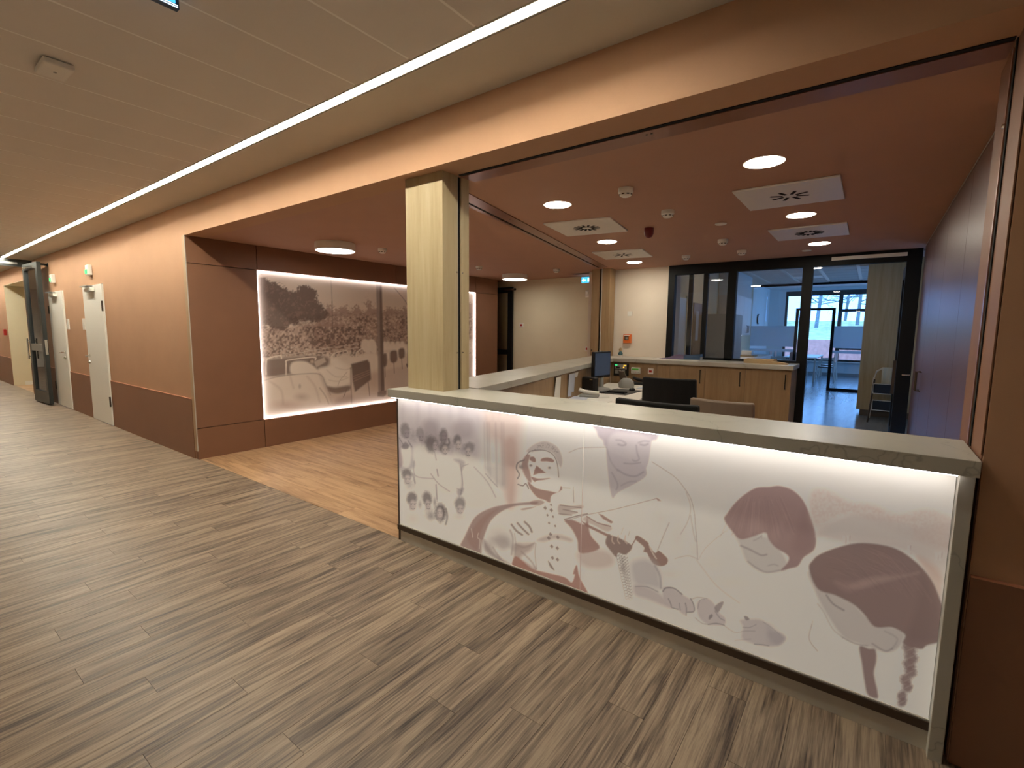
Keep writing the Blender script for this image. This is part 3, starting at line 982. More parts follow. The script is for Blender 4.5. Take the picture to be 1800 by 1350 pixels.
    for q in ([(620, 600), (632, 700), (640, 800), (620, 880)], [(405, 650), (418, 712)], [(395, 790), (405, 920)], [(640, 620), (690, 600)], [(850, 690), (920, 770), (960, 810)], [(180, 690), (205, 780)], [(350, 690), (420, 780), (520, 850)]):
        p.line(GP(q), 1.5, C_(140, 126, 132), 0.6, 1.8)
    p.poly(GP([(560, 560), (620, 560), (660, 590), (630, 660), (610, 600)]), C_(150, 136, 142), 0.6, 2.5)
    p.poly(GP([(590, 840), (650, 820), (630, 880), (600, 890)]), C_(140, 124, 132), 0.6, 2)
    p.line(A([(188, 690), (198, 750)]), 2, grey, 0.6, 1.5)
    Ab(310, 985, 40, 40, hair, 0.5, 0.0)
    Ab(180, 1000, 60, 60, C_(220, 214, 206), 0.6, 0.0)
    Ab(505, 985, 55, 35, C_(214, 208, 202), 0.6, 0.0)
    # --- wooden puppet playing a violin
    p.poly(A([(975, 530), (1030, 480), (1110, 460), (1190, 500), (1225, 580), (1215, 640), (1190, 600), (1160, 545), (1100, 520), (1040, 530)]), C_(186, 172, 166), 0.7, 1.5)
    rs = np.random.RandomState(2)
    for _ in range(60):
        a_, r_ = rs.uniform(0, 1), rs.uniform(0, 1)
        Ab(1010+a_*190, 535-55*math.sin(math.pi*a_)-8+r_*30, rs.uniform(3, 7), rs.uniform(2, 5), C_(128, 104, 98), 0.7, 0.2)
    p.line(A([(975, 560), (1000, 530), (1060, 520), (1120, 528), (1165, 560), (1190, 620), (1200, 710)]), 1.6, C_(120, 96, 90), 0.8)
    p.poly(A([(975, 555), (1000, 560), (985, 620), (1000, 680), (1010, 740), (990, 740), (950, 670), (945, 600)]), brown, 0.8, 1.5)
    p.line(A([(960, 590), (915, 610), (905, 650), (925, 690), (912, 720)]), 2.4, C_(112, 88, 84), 0.8)
    p.line(A([(915, 760), (950, 770), (970, 755), (990, 790)]), 2.0, C_(120, 92, 86), 0.85)
    Ab(935, 640, 22, 22, C_(130, 108, 104), 0.7, 0.3, 0.6)
    p.poly(A([(1000, 572), (1025, 568), (1040, 590), (1032, 606), (1000, 592)]), brown, 0.9, 0.8)
    p.poly(A([(1075, 598), (1085, 578), (1130, 574), (1165, 590), (1160, 606), (1120, 600)]), brown, 0.9, 0.8)
    Ab(1005, 628, 16, 12, C_(120, 92, 88), 0.85, 0.3)
    Ab(1135, 644, 17, 13, C_(150, 138, 134), 0.8, 0.3)
    Ab(1135, 644, 7, 7, C_(84, 70, 68), 0.9, 0.3)
    p.poly(A([(1045, 628), (1110, 680), (1060, 684), (1022, 696), (1030, 660)]), brown, 0.92, 0.8, False)
    p.poly(A([(1008, 708), (1060, 720), (1140, 716), (1100, 728), (1050, 734), (1030, 742)]), brown, 0.9, 0.8)
    p.poly(A([(985, 740), (1040, 785), (1130, 806), (1195, 815), (1215, 772), (1220, 800), (1150, 838), (1138, 886), (1100, 868), (1050, 850), (1000, 790)]), C_(156, 104, 88), 0.88, 1.0)
    p.line(A([(1230, 785), (1280, 788)]), 1, C_(140, 120, 114), 0.7)
    p.poly(A([(1005, 880), (1060, 868), (1100, 885), (1060, 908), (1010, 900)]), C_(168, 130, 116), 0.7, 1.2)
    # coat sleeve
    p.poly(A([(512, 1205), (545, 1120), (600, 1010), (660, 955), (760, 915), (880, 895), (1040, 880), (1035, 900), (900, 910), (800, 950), (730, 1010), (690, 1090), (665, 1180), (655, 1255), (600, 1235)]), C_(146, 100, 92), 0.8, 1.5, True)
    p.poly(A([(560, 1140), (620, 1040), (700, 965), (780, 930), (700, 1010), (650, 1110), (630, 1220)]), brown, 0.5, 2.5)
    for q in ([(640, 1100), (632, 1130), (650, 1150), (645, 1210)], [(590, 1070), (600, 1130)], [(665, 1150), (655, 1230)]):
        p.line(A(q), 1.6, C_(214, 202, 192), 0.8, 1)
    p.poly(A([(940, 930), (1040, 915), (1000, 930), (950, 940)]), C_(160, 120, 108), 0.7, 1.2)
    # hand with the bow and sleeve folds
    Ab(780, 1120, 110, 90, C_(196, 186, 180), 0.55, 0.0)
    Ab(820, 1150, 70, 60, C_(160, 146, 142), 0.45, 0.0)
    Ab(720, 1190, 50, 80, C_(170, 150, 146), 0.5, 0.0)
    for q in ([(870, 1040), (905, 1085), (945, 1112)], [(912, 1030), (950, 1072), (988, 1108)], [(962, 1022), (995, 1055), (1012, 1092)]):
        p.line(A(q), 3.4, C_(128, 98, 90), 0.8, 2.0)
    for q in ([(860, 1080), (880, 1140), (870, 1250)], [(740, 1200), (800, 1290), (850, 1340)], [(900, 1180), (960, 1200), (1030, 1170)], [(940, 1230), (1010, 1300), (1040, 1350)]):
        p.line(A(q), 3, C_(166, 148, 142), 0.6, 3)
    Ab(905, 1200, 60, 40, C_(160, 140, 134), 0.55, 0.0)
    p.poly(A([(880, 1345), (895, 1290), (950, 1300), (1000, 1350)]), brick, 0.8, 3)
    Pc = lambda pts: [(800+u/4.5, 760+v/4.5) for u, v in pts]
    p.poly(Pc([(232, 850), (290, 930), (370, 1000), (450, 1055), (400, 1050), (320, 1000), (250, 950), (225, 900)]), C_(150, 128, 126), 0.75, 3)
    p.poly(Pc([(300, 840), (360, 830), (420, 850), (440, 900), (380, 930), (330, 900)]), C_(176, 160, 156), 0.6, 5)
    p.poly(Pc([(470, 890), (540, 880), (620, 885), (600, 930), (540, 970), (500, 1010), (470, 990)]), C_(168, 138, 128), 0.65, 4)
    p.poly(Pc([(500, 990), (560, 1030), (640, 1080), (600, 1090), (520, 1040)]), C_(172, 130, 118), 0.6, 3)
    p.line(Pc([(640, 880), (632, 960), (645, 1080)]), 1.4, C_(160, 140, 134), 0.6, 1.5)
    p.line(Pc([(470, 800), (480, 900), (465, 1050)]), 2, C_(166, 148, 142), 0.5, 2)
    # waistcoat and its lozenges
    p.poly(A([(1050, 1150), (1110, 1120), (1200, 1110), (1290, 1140), (1280, 1160), (1180, 1140), (1100, 1160)]), C_(186, 166, 156), 0.6, 3)
    for x, y in ((1105, 925), (1146, 903), (1148, 940), (1121, 975), (1160, 985), (1175, 1050), (1142, 1108), (1130, 1135), (1193, 1130), (1151, 1193), (1190, 1205), (1156, 1273), (1191, 1285), (1132, 1030)):
        z = 15 if y > 1090 or 920 < y < 950 else 10
        p.poly(A([(x, y-z), (x+z*.85, y+z*.2), (x+z*.1, y+z), (x-z*.85, y-z*.1)]), C_(128, 100, 92), 0.85, 0.8, False)
    p.poly(B([(1125, 340), (1150, 370), (1170, 408), (1140, 385)]), C_(120, 92, 84), 0.85, 0.8)
    # coat skirts and the dark of the violin arm
    p.poly(B([(880, 385), (895, 310), (950, 345), (1010, 395), (1120, 425), (1240, 455), (1290, 492), (1312, 440), (1300, 430), (1325, 370), (1345, 455), (1405, 572), (1340, 548), (1100, 452), (990, 420)]), brick, 0.92, 1.2)
    p.poly(A([(1240, 1012), (1300, 1010), (1380, 1040), (1400, 990), (1420, 1110), (1485, 1205), (1350, 1240), (1330, 1150), (1290, 1070)]), C_(158, 104, 92), 0.9, 1.5)
    p.poly(A([(1205, 900), (1280, 912), (1360, 905), (1365, 925), (1280, 940), (1330, 960), (1230, 975), (1195, 950)]), C_(172, 142, 130), 0.6, 1.5)
    for q in ([(1210, 905), (1360, 925)], [(1230, 935), (1330, 955)], [(1200, 965), (1290, 975)]):
        p.line(A(q), 1.8, C_(140, 104, 94), 0.7, 1)
    p.line(A([(1240, 1005), (1330, 980), (1400, 965)]), 2.2, C_(140, 108, 98), 0.8, 1)
    p.line(A([(1300, 800), (1305, 880)]), 1.2, grey, 0.5)
    # bow, fiddle neck, scroll, cuff
    p.line(K([(0, 772), (120, 735), (300, 700), (480, 655), (612, 620)]), 1.1, C_(160, 136, 128), 0.8)
    p.poly(K([(608, 615), (630, 625), (642, 638), (620, 636)]), brown, 0.9, 0.8, False)
    p.poly(K([(205, 725), (235, 735), (310, 785), (295, 795), (240, 765)]), brown, 0.85, 0.8, False)
    p.poly(K([(100, 770), (125, 745), (160, 765), (200, 790), (280, 805), (300, 835), (260, 850), (180, 810)]), C_(196, 172, 158), 0.6, 1.5)
    p.line(K([(125, 745), (200, 790), (290, 815)]), 2, brown, 0.7, 1)
    p.poly(K([(85, 775), (130, 800), (275, 870), (270, 888), (150, 830), (120, 815)]), brown, 0.9, 0.9, False)
    p.poly(K([(255, 930), (275, 870), (300, 880), (350, 895), (430, 940), (442, 960), (425, 990), (390, 1012), (345, 1000), (330, 1030), (290, 985)]), C_(124, 82, 72), 0.9, 1.2)
    for x in (305, 345, 395):
        p.line(K([(x, 880), (x-4, 915), (x+10, 935)]), 2.2, C_(214, 194, 180), 0.8, 1)
    p.poly(K([(465, 905), (480, 880), (550, 925), (560, 950), (600, 1000), (625, 985), (660, 1010), (690, 1045), (680, 1080), (640, 1092), (590, 1075), (560, 1030), (545, 1000), (520, 990), (525, 960)]), C_(138, 88, 74), 0.92, 1.0)
    p.line(K([(565, 960), (590, 1010), (610, 1040)]), 2.6, C_(222, 206, 192), 0.9, 1)
    p.line(K([(442, 945), (462, 910), (475, 890)]), 2, C_(138, 88, 74), 0.9, 1)
    p.poly(K([(60, 1000), (200, 975), (300, 1010), (310, 1080), (220, 1110), (100, 1090)]), C_(190, 150, 134), 0.45, 6)
    for k_ in range(46):
        t_ = k_/45.0
        cx, cy = 370+55*t_+20*math.sin(k_*2.1), 1020+300*t_
        r_ = 22*(1-0.5*t_)
        p.line(K([(cx+r_*math.cos(a_), cy+r_*math.sin(a_)*0.8) for a_ in np.linspace(0, 5.6, 7)]), 0.9, C_(120, 98, 92), 0.6*(1-0.4*t_), 0.9)
    Ab(375, 1110, 30, 40, C_(130, 104, 96), 0.5, 0.0, 0.3, 0, K)
    # --- doctor bending over
    p.poly(K([(262, 262), (270, 420), (300, 612), (350, 575), (520, 482), (542, 425), (500, 380), (300, 300)]), lilac, 0.75, 1.4)
    p.poly(K([(195, 90), (196, 150), (208, 190), (235, 212), (245, 250), (265, 264), (290, 350), (340, 420), (400, 455), (465, 465), (515, 438), (552, 380), (566, 300), (582, 212), (612, 205), (616, 180), (620, 110)]), C_(204, 194, 198), 0.9, 1.4)
    p.poly(K([(195, 90), (198, 160), (212, 192), (240, 215), (262, 260), (280, 200), (330, 160), (480, 170), (560, 195), (582, 215), (615, 200), (620, 110)]), C_(184, 170, 178), 0.75, 3)
    for q, w, a in (([(330, 212), (365, 215), (398, 236)], 3, .5), ([(485, 232), (520, 220), (560, 222)], 3, .5), ([(345, 243), (372, 250), (395, 246)], 3.2, .6), ([(500, 244), (530, 248), (552, 240)], 3.2, .6),
                    ([(470, 250), (476, 300), (490, 345), (465, 360), (445, 352)], 2.4, .55), ([(385, 374), (440, 378), (500, 370)], 2.2, .6), ([(340, 420), (400, 455), (465, 465), (520, 435)], 3, .55),
                    ([(300, 440), (340, 520), (330, 560)], 2.4, .5), ([(365, 530), (420, 505), (470, 500)], 2.4, .4), ([(265, 270), (292, 360), (340, 425)], 2.4, .4)):
        p.line(K(q), w, C_(150, 136, 146), a, 2.5)
    Ab(430, 300, 50, 60, C_(216, 208, 208), 0.5, 0.0, 0, 0, K)
    for q, w, a in (([(0, 300), (50, 278), (110, 266), (262, 263)], 1.2, .7), ([(580, 365), (660, 415), (745, 475), (800, 540), (850, 620), (875, 720), (885, 830), (895, 940), (898, 1045)], 1.4, .7),
                    ([(820, 580), (850, 680), (830, 780), (780, 870)], 2, .4), ([(700, 790), (665, 870), (620, 980)], 2, .55), ([(850, 740), (870, 860), (885, 920)], 2.5, .35), ([(905, 1050), (960, 960), (1090, 850)], 1.2, .4),
                    ([(740, 1040), (830, 1020), (890, 1040)], 2, .35), ([(425, 850), (415, 880)], 1.2, .6), ([(380, 825), (365, 870)], 1.2, .4), ([(32, 540), (35, 650)], 1.2, .5)):
        p.line(K(q), w, C_(150, 142, 144), a, 1.6)
    p.poly(K([(430, 1080), (520, 1040), (610, 1080), (640, 1180), (640, 1250), (560, 1240), (460, 1220)]), C_(190, 182, 184), 0.7, 7)
    p.line(K([(600, 1090), (635, 1160), (642, 1245)]), 3, C_(150, 140, 146), 0.6, 3)
    # hands over the table
    HC = lambda pts: [(1040+u/4.286, 960+v/4.286) for u, v in pts]
    dkh = C_(118, 102, 110)
    p.poly(HC([(320, 300), (420, 310), (530, 370), (590, 460), (540, 450), (420, 400), (330, 370)]), C_(196, 182, 182), 0.75, 4)
    p.poly(HC([(535, 320), (590, 310), (660, 350), (740, 400), (770, 450), (765, 500), (715, 500), (700, 520), (670, 500), (640, 472), (590, 462), (550, 420)]), C_(204, 193, 193), 0.85, 2)
    p.poly(HC([(800, 420), (870, 395), (920, 430), (960, 500), (1005, 540), (1000, 590), (890, 592), (820, 550), (795, 480)]), C_(206, 195, 195), 0.85, 2)
    p.poly(HC([(925, 465), (955, 430), (992, 418), (985, 450), (950, 500)]), C_(140, 124, 130), 0.8, 1.2)
    p.poly(HC([(885, 525), (905, 512), (912, 530), (885, 555)]), dkh, 0.8, 0.9)
    p.poly(HC([(1120, 560), (1200, 550), (1290, 560), (1380, 640), (1455, 690), (1420, 740), (1330, 755), (1200, 730), (1130, 690), (1140, 610)]), C_(204, 194, 194), 0.85, 3)
    p.poly(HC([(1330, 650), (1400, 650), (1455, 690), (1410, 740), (1360, 720)]), C_(176, 164, 168), 0.7, 4)
    p.poly(HC([(1148, 528), (1172, 530), (1188, 552), (1162, 558)]), dkh, 0.8, 0.9)
    for q, w_, a_ in (([(538, 340), (560, 315), (620, 318), (680, 362)], 2.6, .75), ([(578, 395), (598, 440), (604, 462), (650, 476)], 1.8, .75), ([(660, 430), (668, 480)], 1.4, .6), ([(706, 430), (714, 470), (712, 522)], 1.8, .75),
                      ([(745, 395), (768, 440), (770, 490), (722, 498)], 2.2, .75), ([(752, 400), (800, 385), (870, 395)], 1.4, .5), ([(800, 470), (815, 410), (850, 400)], 1.4, .5), ([(880, 590), (940, 582), (1000, 596)], 1.8, .75),
                      ([(780, 540), (830, 580), (880, 590)], 1.4, .5), ([(930, 490), (965, 540), (1000, 560)], 1.6, .6), ([(330, 305), (420, 308), (500, 345)], 1.8, .5), ([(1225, 738), (1280, 742), (1335, 750)], 1.6, .7),
                      ([(1140, 610), (1190, 612), (1240, 590)], 1.3, .5), ([(1000, 600), (1080, 650), (1150, 640), (1230, 640)], 1.6, .35), ([(1290, 570), (1350, 610), (1420, 670)], 1.4, .45), ([(1080, 710), (1200, 700)], 1.4, .3), ([(1660, 590), (1640, 700), (1700, 790)], 1.3, .4)):
        p.line(HC(q), w_, dkh, a_, 1.6)
    p.line([(1225, 985), (1260, 1030), (1300, 1060)], 2, C_(190, 184, 182), 0.5, 3)
    # --- child with the bob
    p.poly(K([(1160, 870), (1200, 960), (1240, 1060), (1330, 1130), (1420, 1138), (1520, 1110), (1500, 1020), (1400, 900), (1250, 870)]), C_(212, 204, 198), 0.85, 3)
    hm = C_(158, 118, 116)
    p.poly(K([(1085, 768), (1105, 725), (1160, 652), (1230, 590), (1310, 546), (1400, 540), (1470, 534), (1560, 562), (1635, 635), (1685, 750), (1722, 880), (1712, 975), (1640, 1030), (1600, 1090), (1545, 1108), (1480, 1122), (1525, 1070), (1530, 1020), (1440, 960), (1395, 905), (1372, 858), (1300, 880), (1200, 905), (1140, 850)]), hm, 0.95, 1.6)
    p.poly(K([(1270, 760), (1330, 770), (1370, 850), (1300, 860), (1240, 880)]), C_(188, 156, 152), 0.4, 6)
    p.poly(K([(1400, 880), (1460, 800), (1520, 740), (1480, 860), (1440, 930)]), C_(184, 150, 146), 0.35, 6)
    p.poly(K([(1640, 700), (1700, 850), (1700, 960), (1620, 1010), (1560, 960), (1600, 800)]), C_(136, 96, 96), 0.4, 8)
    for q, w, a in (([(1200, 950), (1270, 980), (1340, 1016), (1380, 1012)], 3, .6), ([(1290, 915), (1320, 900), (1345, 880)], 2, .4), ([(1250, 1060), (1310, 1105), (1380, 1135), (1470, 1122)], 2.4, .5), ([(1390, 1090), (1430, 1080), (1460, 1090)], 2, .4)):
        p.line(K(q), w, C_(150, 130, 130), a, 2.5)
    rs = np.random.RandomState(9)
    for _ in range(46):
        a0, r0 = rs.uniform(0, 1), rs.uniform(-1, 1)
        x0, y0 = 1330+150*r0+rs.uniform(-40, 40), 600+rs.uniform(0, 60)
        dx = 130*r0
        p.line(K([(x0, y0), (x0+dx*0.5, y0+110), (x0+dx, y0+240)]), 1.0, C_(136, 98, 98) if rs.rand() < .6 else C_(190, 158, 154), 0.28, 1.5)
    # soft folds of the coats and smocks
    for x_, y_, rx_, ry_, a_ in ((640, 760, 90, 120, .25), (760, 900, 80, 140, .3), (560, 640, 120, 60, .15), (880, 980, 60, 90, .25), (1000, 1080, 120, 70, .2), (1120, 1200, 160, 60, .2), (700, 1150, 120, 50, .3), (150, 480, 110, 120, .15)):
        Ab(x_, y_, rx_, ry_, C_(204, 198, 194), a_, 0.0, 0.2, 0, K)
    # --- faint village on the right
    p.poly(D([(170, 250), (230, 230), (330, 280), (420, 290), (520, 330), (640, 310), (740, 340), (780, 330), (780, 480), (560, 420), (330, 330), (190, 380)]), C_(216, 190, 178), 0.55, 6, True, 0.4)
    p.poly(D([(190, 400), (320, 335), (470, 345), (580, 380), (780, 380), (780, 620), (690, 600), (560, 480), (300, 440)]), C_(216, 196, 188), 0.5, 5)
    p.poly(D([(190, 420), (320, 340), (400, 350), (560, 370), (570, 430), (380, 420), (300, 400)]), C_(224, 214, 206), 0.6, 3)
    for wx, wy in ((300, 415), (316, 415), (672, 480), (686, 480), (560, 455)):
        p.poly(D([(wx, wy), (wx+11, wy), (wx+11, wy+36), (wx, wy+36)]), C_(234, 226, 220), 0.8, 1, False)
        p.line(D([(wx+14, wy), (wx+14, wy+36)]), 1, C_(196, 172, 166), 0.6)
    p.poly(D([(600, 500), (690, 560), (700, 680), (650, 600)]), C_(222, 180, 160), 0.5, 6)
    # --- child with the braids
    p.poly(D([(165, 560), (190, 640), (230, 720), (300, 820), (380, 855), (480, 885), (530, 860), (540, 800), (420, 760), (300, 650)]), C_(208, 198, 192), 0.9, 3)
    hd2 = C_(128, 90, 88)
    p.poly(D([(165, 548), (180, 515), (210, 490), (290, 460), (380, 445), (500, 463), (585, 513), (655, 590), (695, 680), (716, 745), (708, 830), (640, 856), (615, 872), (545, 850), (552, 815), (500, 785), (430, 782), (385, 730), (340, 690), (270, 655), (200, 630)]), hd2, 0.96, 1.8)
    p.poly(D([(620, 580), (690, 700), (700, 820), (630, 850), (560, 820), (600, 700)]), C_(112, 78, 78), 0.5, 8)
    for k_, (x, y) in enumerate(((575, 870), (570, 905), (575, 935), (568, 965), (560, 995), (555, 1025), (545, 1060), (535, 1085))):
        Ab(x+(6 if k_ % 2 else -6), y, 40-k_*2.6, 28, C_(130, 94, 92), 0.9, 0.5, 0.2, 0.5, D)
        p.line(D([(x-25, y+14), (x+18, y-6)]), 1.2, C_(196, 178, 172), 0.5, 1.5)
    p.poly(D([(368, 862), (405, 870), (432, 875), (436, 920), (426, 970), (440, 1040), (440, 1070), (402, 1056), (388, 1000), (378, 930)]), C_(134, 96, 94), 0.93, 2)
    p.poly(D([(330, 620), (400, 590), (450, 580), (560, 575), (600, 565), (470, 600), (380, 625)]), C_(196, 164, 158), 0.5, 5)
    p.poly(D([(270, 600), (330, 605), (420, 590), (330, 640)]), C_(176, 140, 136), 0.5, 6)
    for _ in range(60):
        u_, v_ = rs.uniform(0, 1), rs.uniform(0, 1)
        x0, y0 = 230+u_*330, 500+v_*110-50*math.sin(math.pi*u_)
        p.line(D([(x0, y0), (x0+60, y0+18+20*u_), (x0+120, y0+70+60*u_)]), 1.0, C_(108, 74, 74) if rs.rand() < .6 else C_(170, 134, 130), 0.25, 1.5)
    for q, w, a in (([(235, 655), (262, 690), (305, 716)], 3, .7), ([(200, 690), (225, 725), (260, 790), (300, 825)], 2, .4), ([(300, 825), (350, 850), (400, 858)], 2.4, .5), ([(420, 850), (470, 880), (500, 870)], 3, .5), ([(470, 800), (520, 830), (500, 870)], 3, .3)):
        p.line(D(q), w, C_(140, 122, 122), a, 2.5)
    p.poly(D([(0, 770), (40, 800), (70, 830), (40, 855), (0, 850)]), C_(190, 182, 184), 0.5, 6)
    p.line(D([(180, 760), (165, 830), (200, 880)]), 1.6, C_(180, 174, 172), 0.5, 2)


class GridPaint(Paint):
    pass


def with_uv(fn, nu, nv):
    def run(p):
        U, V = np.meshgrid(np.linspace(0, 1, nu), np.linspace(0, 1, nv))
        p.u, p.v = U.ravel(), V.ravel()
        fn(p)
    return run


# lit photograph in the niche: set back in a shallow lit frame
XP = XN-0.034
mu = thing('lit_wall_photograph', 'large sepia photograph of people in beds in a garden, edge-lit in the brown niche wall', 'picture', (XN-0.07, (YM0+YM1)/2, ZM0))
NU, NV = 430, 250
picture('photo_print', (XP, YM0+0.004, ZM0+0.004), (0, YM1-YM0-0.008, 0), (0, 0, ZM1-ZM0-0.008), NU, NV, with_uv(garden_print, NU, NV), mu, (206, 190, 178), 0.012)
hy, hz = (YM1-YM0)/2-0.0035, ZM1-ZM0
for nm, d in (('led_top', (0.044, 0.060, -hy, hy, hz-0.0065, hz-0.0035)), ('led_bottom', (0.044, 0.060, -hy, hy, 0.0035, 0.0065)),
              ('led_side', (0.044, 0.060, -hy, -hy+0.003, 0.0065, hz-0.0065)), ('led_side', (0.044, 0.060, hy-0.003, hy, 0.0065, hz-0.0065))):
    box(nm, 'led_mural', d, mu)

# ------------------------------------------------------------------ reception counter
XC0, XC1 = -2.60, 0.30
YP = 2.175
ct = thing('reception_counter', 'reception counter with lit printed front, steel plinth and stone end panel', 'counter', ((XC0+XC1)/2, YP, 0))
cx = (XC0+XC1)/2


def cbox(nm, mat, d, bevel=0.0, lab=None):
    o = box(nm, mat, (d[0]-cx, d[1]-cx, d[2]-YP, d[3]-YP, d[4], d[5]), ct, bevel)
    if lab:
        o['label'] = lab
    return o


cbox('body', 'blackdoor', (XC0+0.004, XC1-0.05, YP+0.02, YP+0.06, 0.0, 1.04))
cbox('back_panel', 'oak_brown', (XC0+0.3, XC1-0.05, YP+0.17, YP+0.19, 0.02, 1.04))
cbox('plinth', 'steel', (XC0+0.012, XC1-0.034, YP-0.004, YP+0.02, 0.0, 0.08), lab='brushed steel plinth')
cbox('shadow_gap', 'darksteel', (XC0-0.012, XC1-0.034, YP-0.012, YP+0.02, 0.084, 0.118), lab='dark recessed metal band')
cbox('bottom_trim', 'white', (XC0, XC1-0.034, YP-0.004, YP+0.01, 0.118, 0.124))
cbox('edge_profile', 'darksteel', (XC0-0.010, XC0+0.002, YP-0.004, YP+0.06, 0.0, 1.04), lab='thin dark metal corner profile')
cbox('end_panel', 'marble', (XC1-0.034, XC1+0.006, YP-0.045, YP+0.3, 0.0, 1.04), 0.002, lab='white veined stone end panel')
cbox('light_strip', 'led_counter', (XC0+0.01, XC1-0.04, YP-0.062, YP-0.046, 1.036, 1.0398), lab='white light strip under the worktop')
XS = -1.151
cbox('seam_strip', 'white', (XS-0.004, XS+0.004, YP+0.0125, YP+0.02, 0.124, 1.04))
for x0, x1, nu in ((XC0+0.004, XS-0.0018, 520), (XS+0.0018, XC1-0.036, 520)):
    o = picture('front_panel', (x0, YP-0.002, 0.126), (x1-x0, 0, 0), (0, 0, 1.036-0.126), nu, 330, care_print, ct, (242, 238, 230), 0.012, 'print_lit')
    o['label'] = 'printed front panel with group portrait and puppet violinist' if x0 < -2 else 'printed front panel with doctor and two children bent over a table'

tag(box('worktop', 'marble', (XC0-0.02, XC1+0.012, 2.105, 2.50, 1.04, ZT), bevel=0.002), 'pale veined stone worktop on the printed front counter', 'worktop')

# oak post standing on the counter corner
PX0, PX1, PY0 = -2.565, -2.222, 2.24
po = thing('oak_post', 'square oak clad post rising from the counter corner to the ceiling', 'post', ((PX0+PX1)/2, PY0+0.1, ZT))
hw = (PX1-PX0)/2
box('cladding', 'oak', (-hw, hw, -0.1, 0.04, 0, ZL-ZT), po, bevel=0.002)
box('guide_slot', 'gapblack', (-hw+0.02, hw-0.014, 0.04, 0.075, 0, ZL-ZT), po)
box('guide_rail', 'steel', (hw-0.012, hw, 0.036, 0.042, 0, ZL-ZT), po)
box('rear_cladding', 'oak', (-hw, hw, 0.075, 0.15, 0, ZL-ZT), po, bevel=0.002)
for z in (0.25, 0.78):
    for yy in (0.03, 0.085):
        MB().lathe([(0.006, 0), (0.004, 0.004)], hw, yy, z, 10, 'x').build('screw', 'chrome', po)

# shutter track along the opening and along the splayed side
tr = thing('shutter_track', 'long coated shutter track with black slot under the header', 'track', (-1.0, 2.40, ZL))
box('slot', 'gapblack', (-1.20, 1.31, -0.035, -0.010, -0.004, -0.0005), tr)
box('cover_plate', 'bronze', (-1.20, 1.31, -0.010, 0.12, -0.007, -0.0005), tr)
for xx in (0.02, 0.045):
    MB().lathe([(0.006, 0), (0.006, -0.002)], xx, 0.03, -0.007, 8).build('screw', 'darksteel', tr)
sr = thing('shutter_track', 'splayed coated ceiling track running back above the side counter', 'track', (SIDE[0], SIDE[1], ZL), TH)
box('slot', 'gapblack', (-0.345, -0.318, 0.12, 4.62, -0.004, -0.0005), sr)
box('cover_plate', 'bronze', (-0.318, -0.20, 0.12, 4.62, -0.007, -0.0005), sr)
box('outer_plate', 'bronze', (-0.385, -0.345, 0.12, 4.62, -0.007, -0.0005), sr)
for yy in (1.1, 1.16, 2.4, 2.46, 3.6, 3.66):
    MB().lathe([(0.006, 0), (0.006, -0.002)], -0.26, yy, -0.007, 8).build('screw', 'darksteel', sr)
gp = thing('guide_post', 'slim oak and black guide post at the far end of the side counter', 'post', (-3.55, 7.2, ZT))
box('oak_strip', 'oak_brown', (-0.16, -0.02, -0.06, 0.12, 0, ZL-ZT), gp)
box('slot', 'gapblack', (-0.02, 0.035, -0.04, 0.12, 0, ZL-ZT), gp)
box('oak_strip', 'oak_brown', (0.035, 0.165, -0.08, 0.12, 0, ZL-ZT), gp)
box('rail', 'steel', (0.020, 0.035, -0.085, 0.1, 0, ZL-ZT), gp)
MB().lathe([(0.012, 0), (0.008, -0.012)], -0.13, -0.062, 0.09, 10, 'y').build('lock_knob', 'blackplastic', gp)

# ------------------------------------------------------------------ side counter, back cabinets, shared worktop
L1 = 4.36
sc = thing('side_counter', 'oak panelled side counter splaying back from the post', 'counter', (SIDE[0], SIDE[1], 0), TH)
box('inner_panel', 'oak_brown', (-0.05, -0.03, 0.0, L1-0.07, 0, 1.04), sc)
box('outer_panel', 'oak_brown', (-0.42, -0.40, 0.0, L1-0.1, 0, 1.04), sc)
for yy in (1.45, 2.9):
    box('joint', 'gapblack', (-0.0305, -0.0295, yy, yy+0.004, 0.0, 1.04), sc)


def side_pt(lx, ly):
    c, s = math.cos(TH), math.sin(TH)
    return (SIDE[0]+lx*c-ly*s, SIDE[1]+lx*s+ly*c)


YB = 6.78
p0, p1 = side_pt(0, 0.02), side_pt(0, (YB-0.04-SIDE[1])/math.cos(TH))
q0, q1 = side_pt(-0.45, 0.12), side_pt(-0.45, (YG-SIDE[1])/math.cos(TH)+0.09)
wt = MB().prism([p0, p1, (-0.74, YB-0.04), (-0.74, YG-0.045), (q1[0], YG-0.002), q0], 1.042, ZT)
tag(wt.build('worktop', 'marble', bevel=0.002), 'pale stone worktop running along the side counter and the back cabinets', 'worktop')

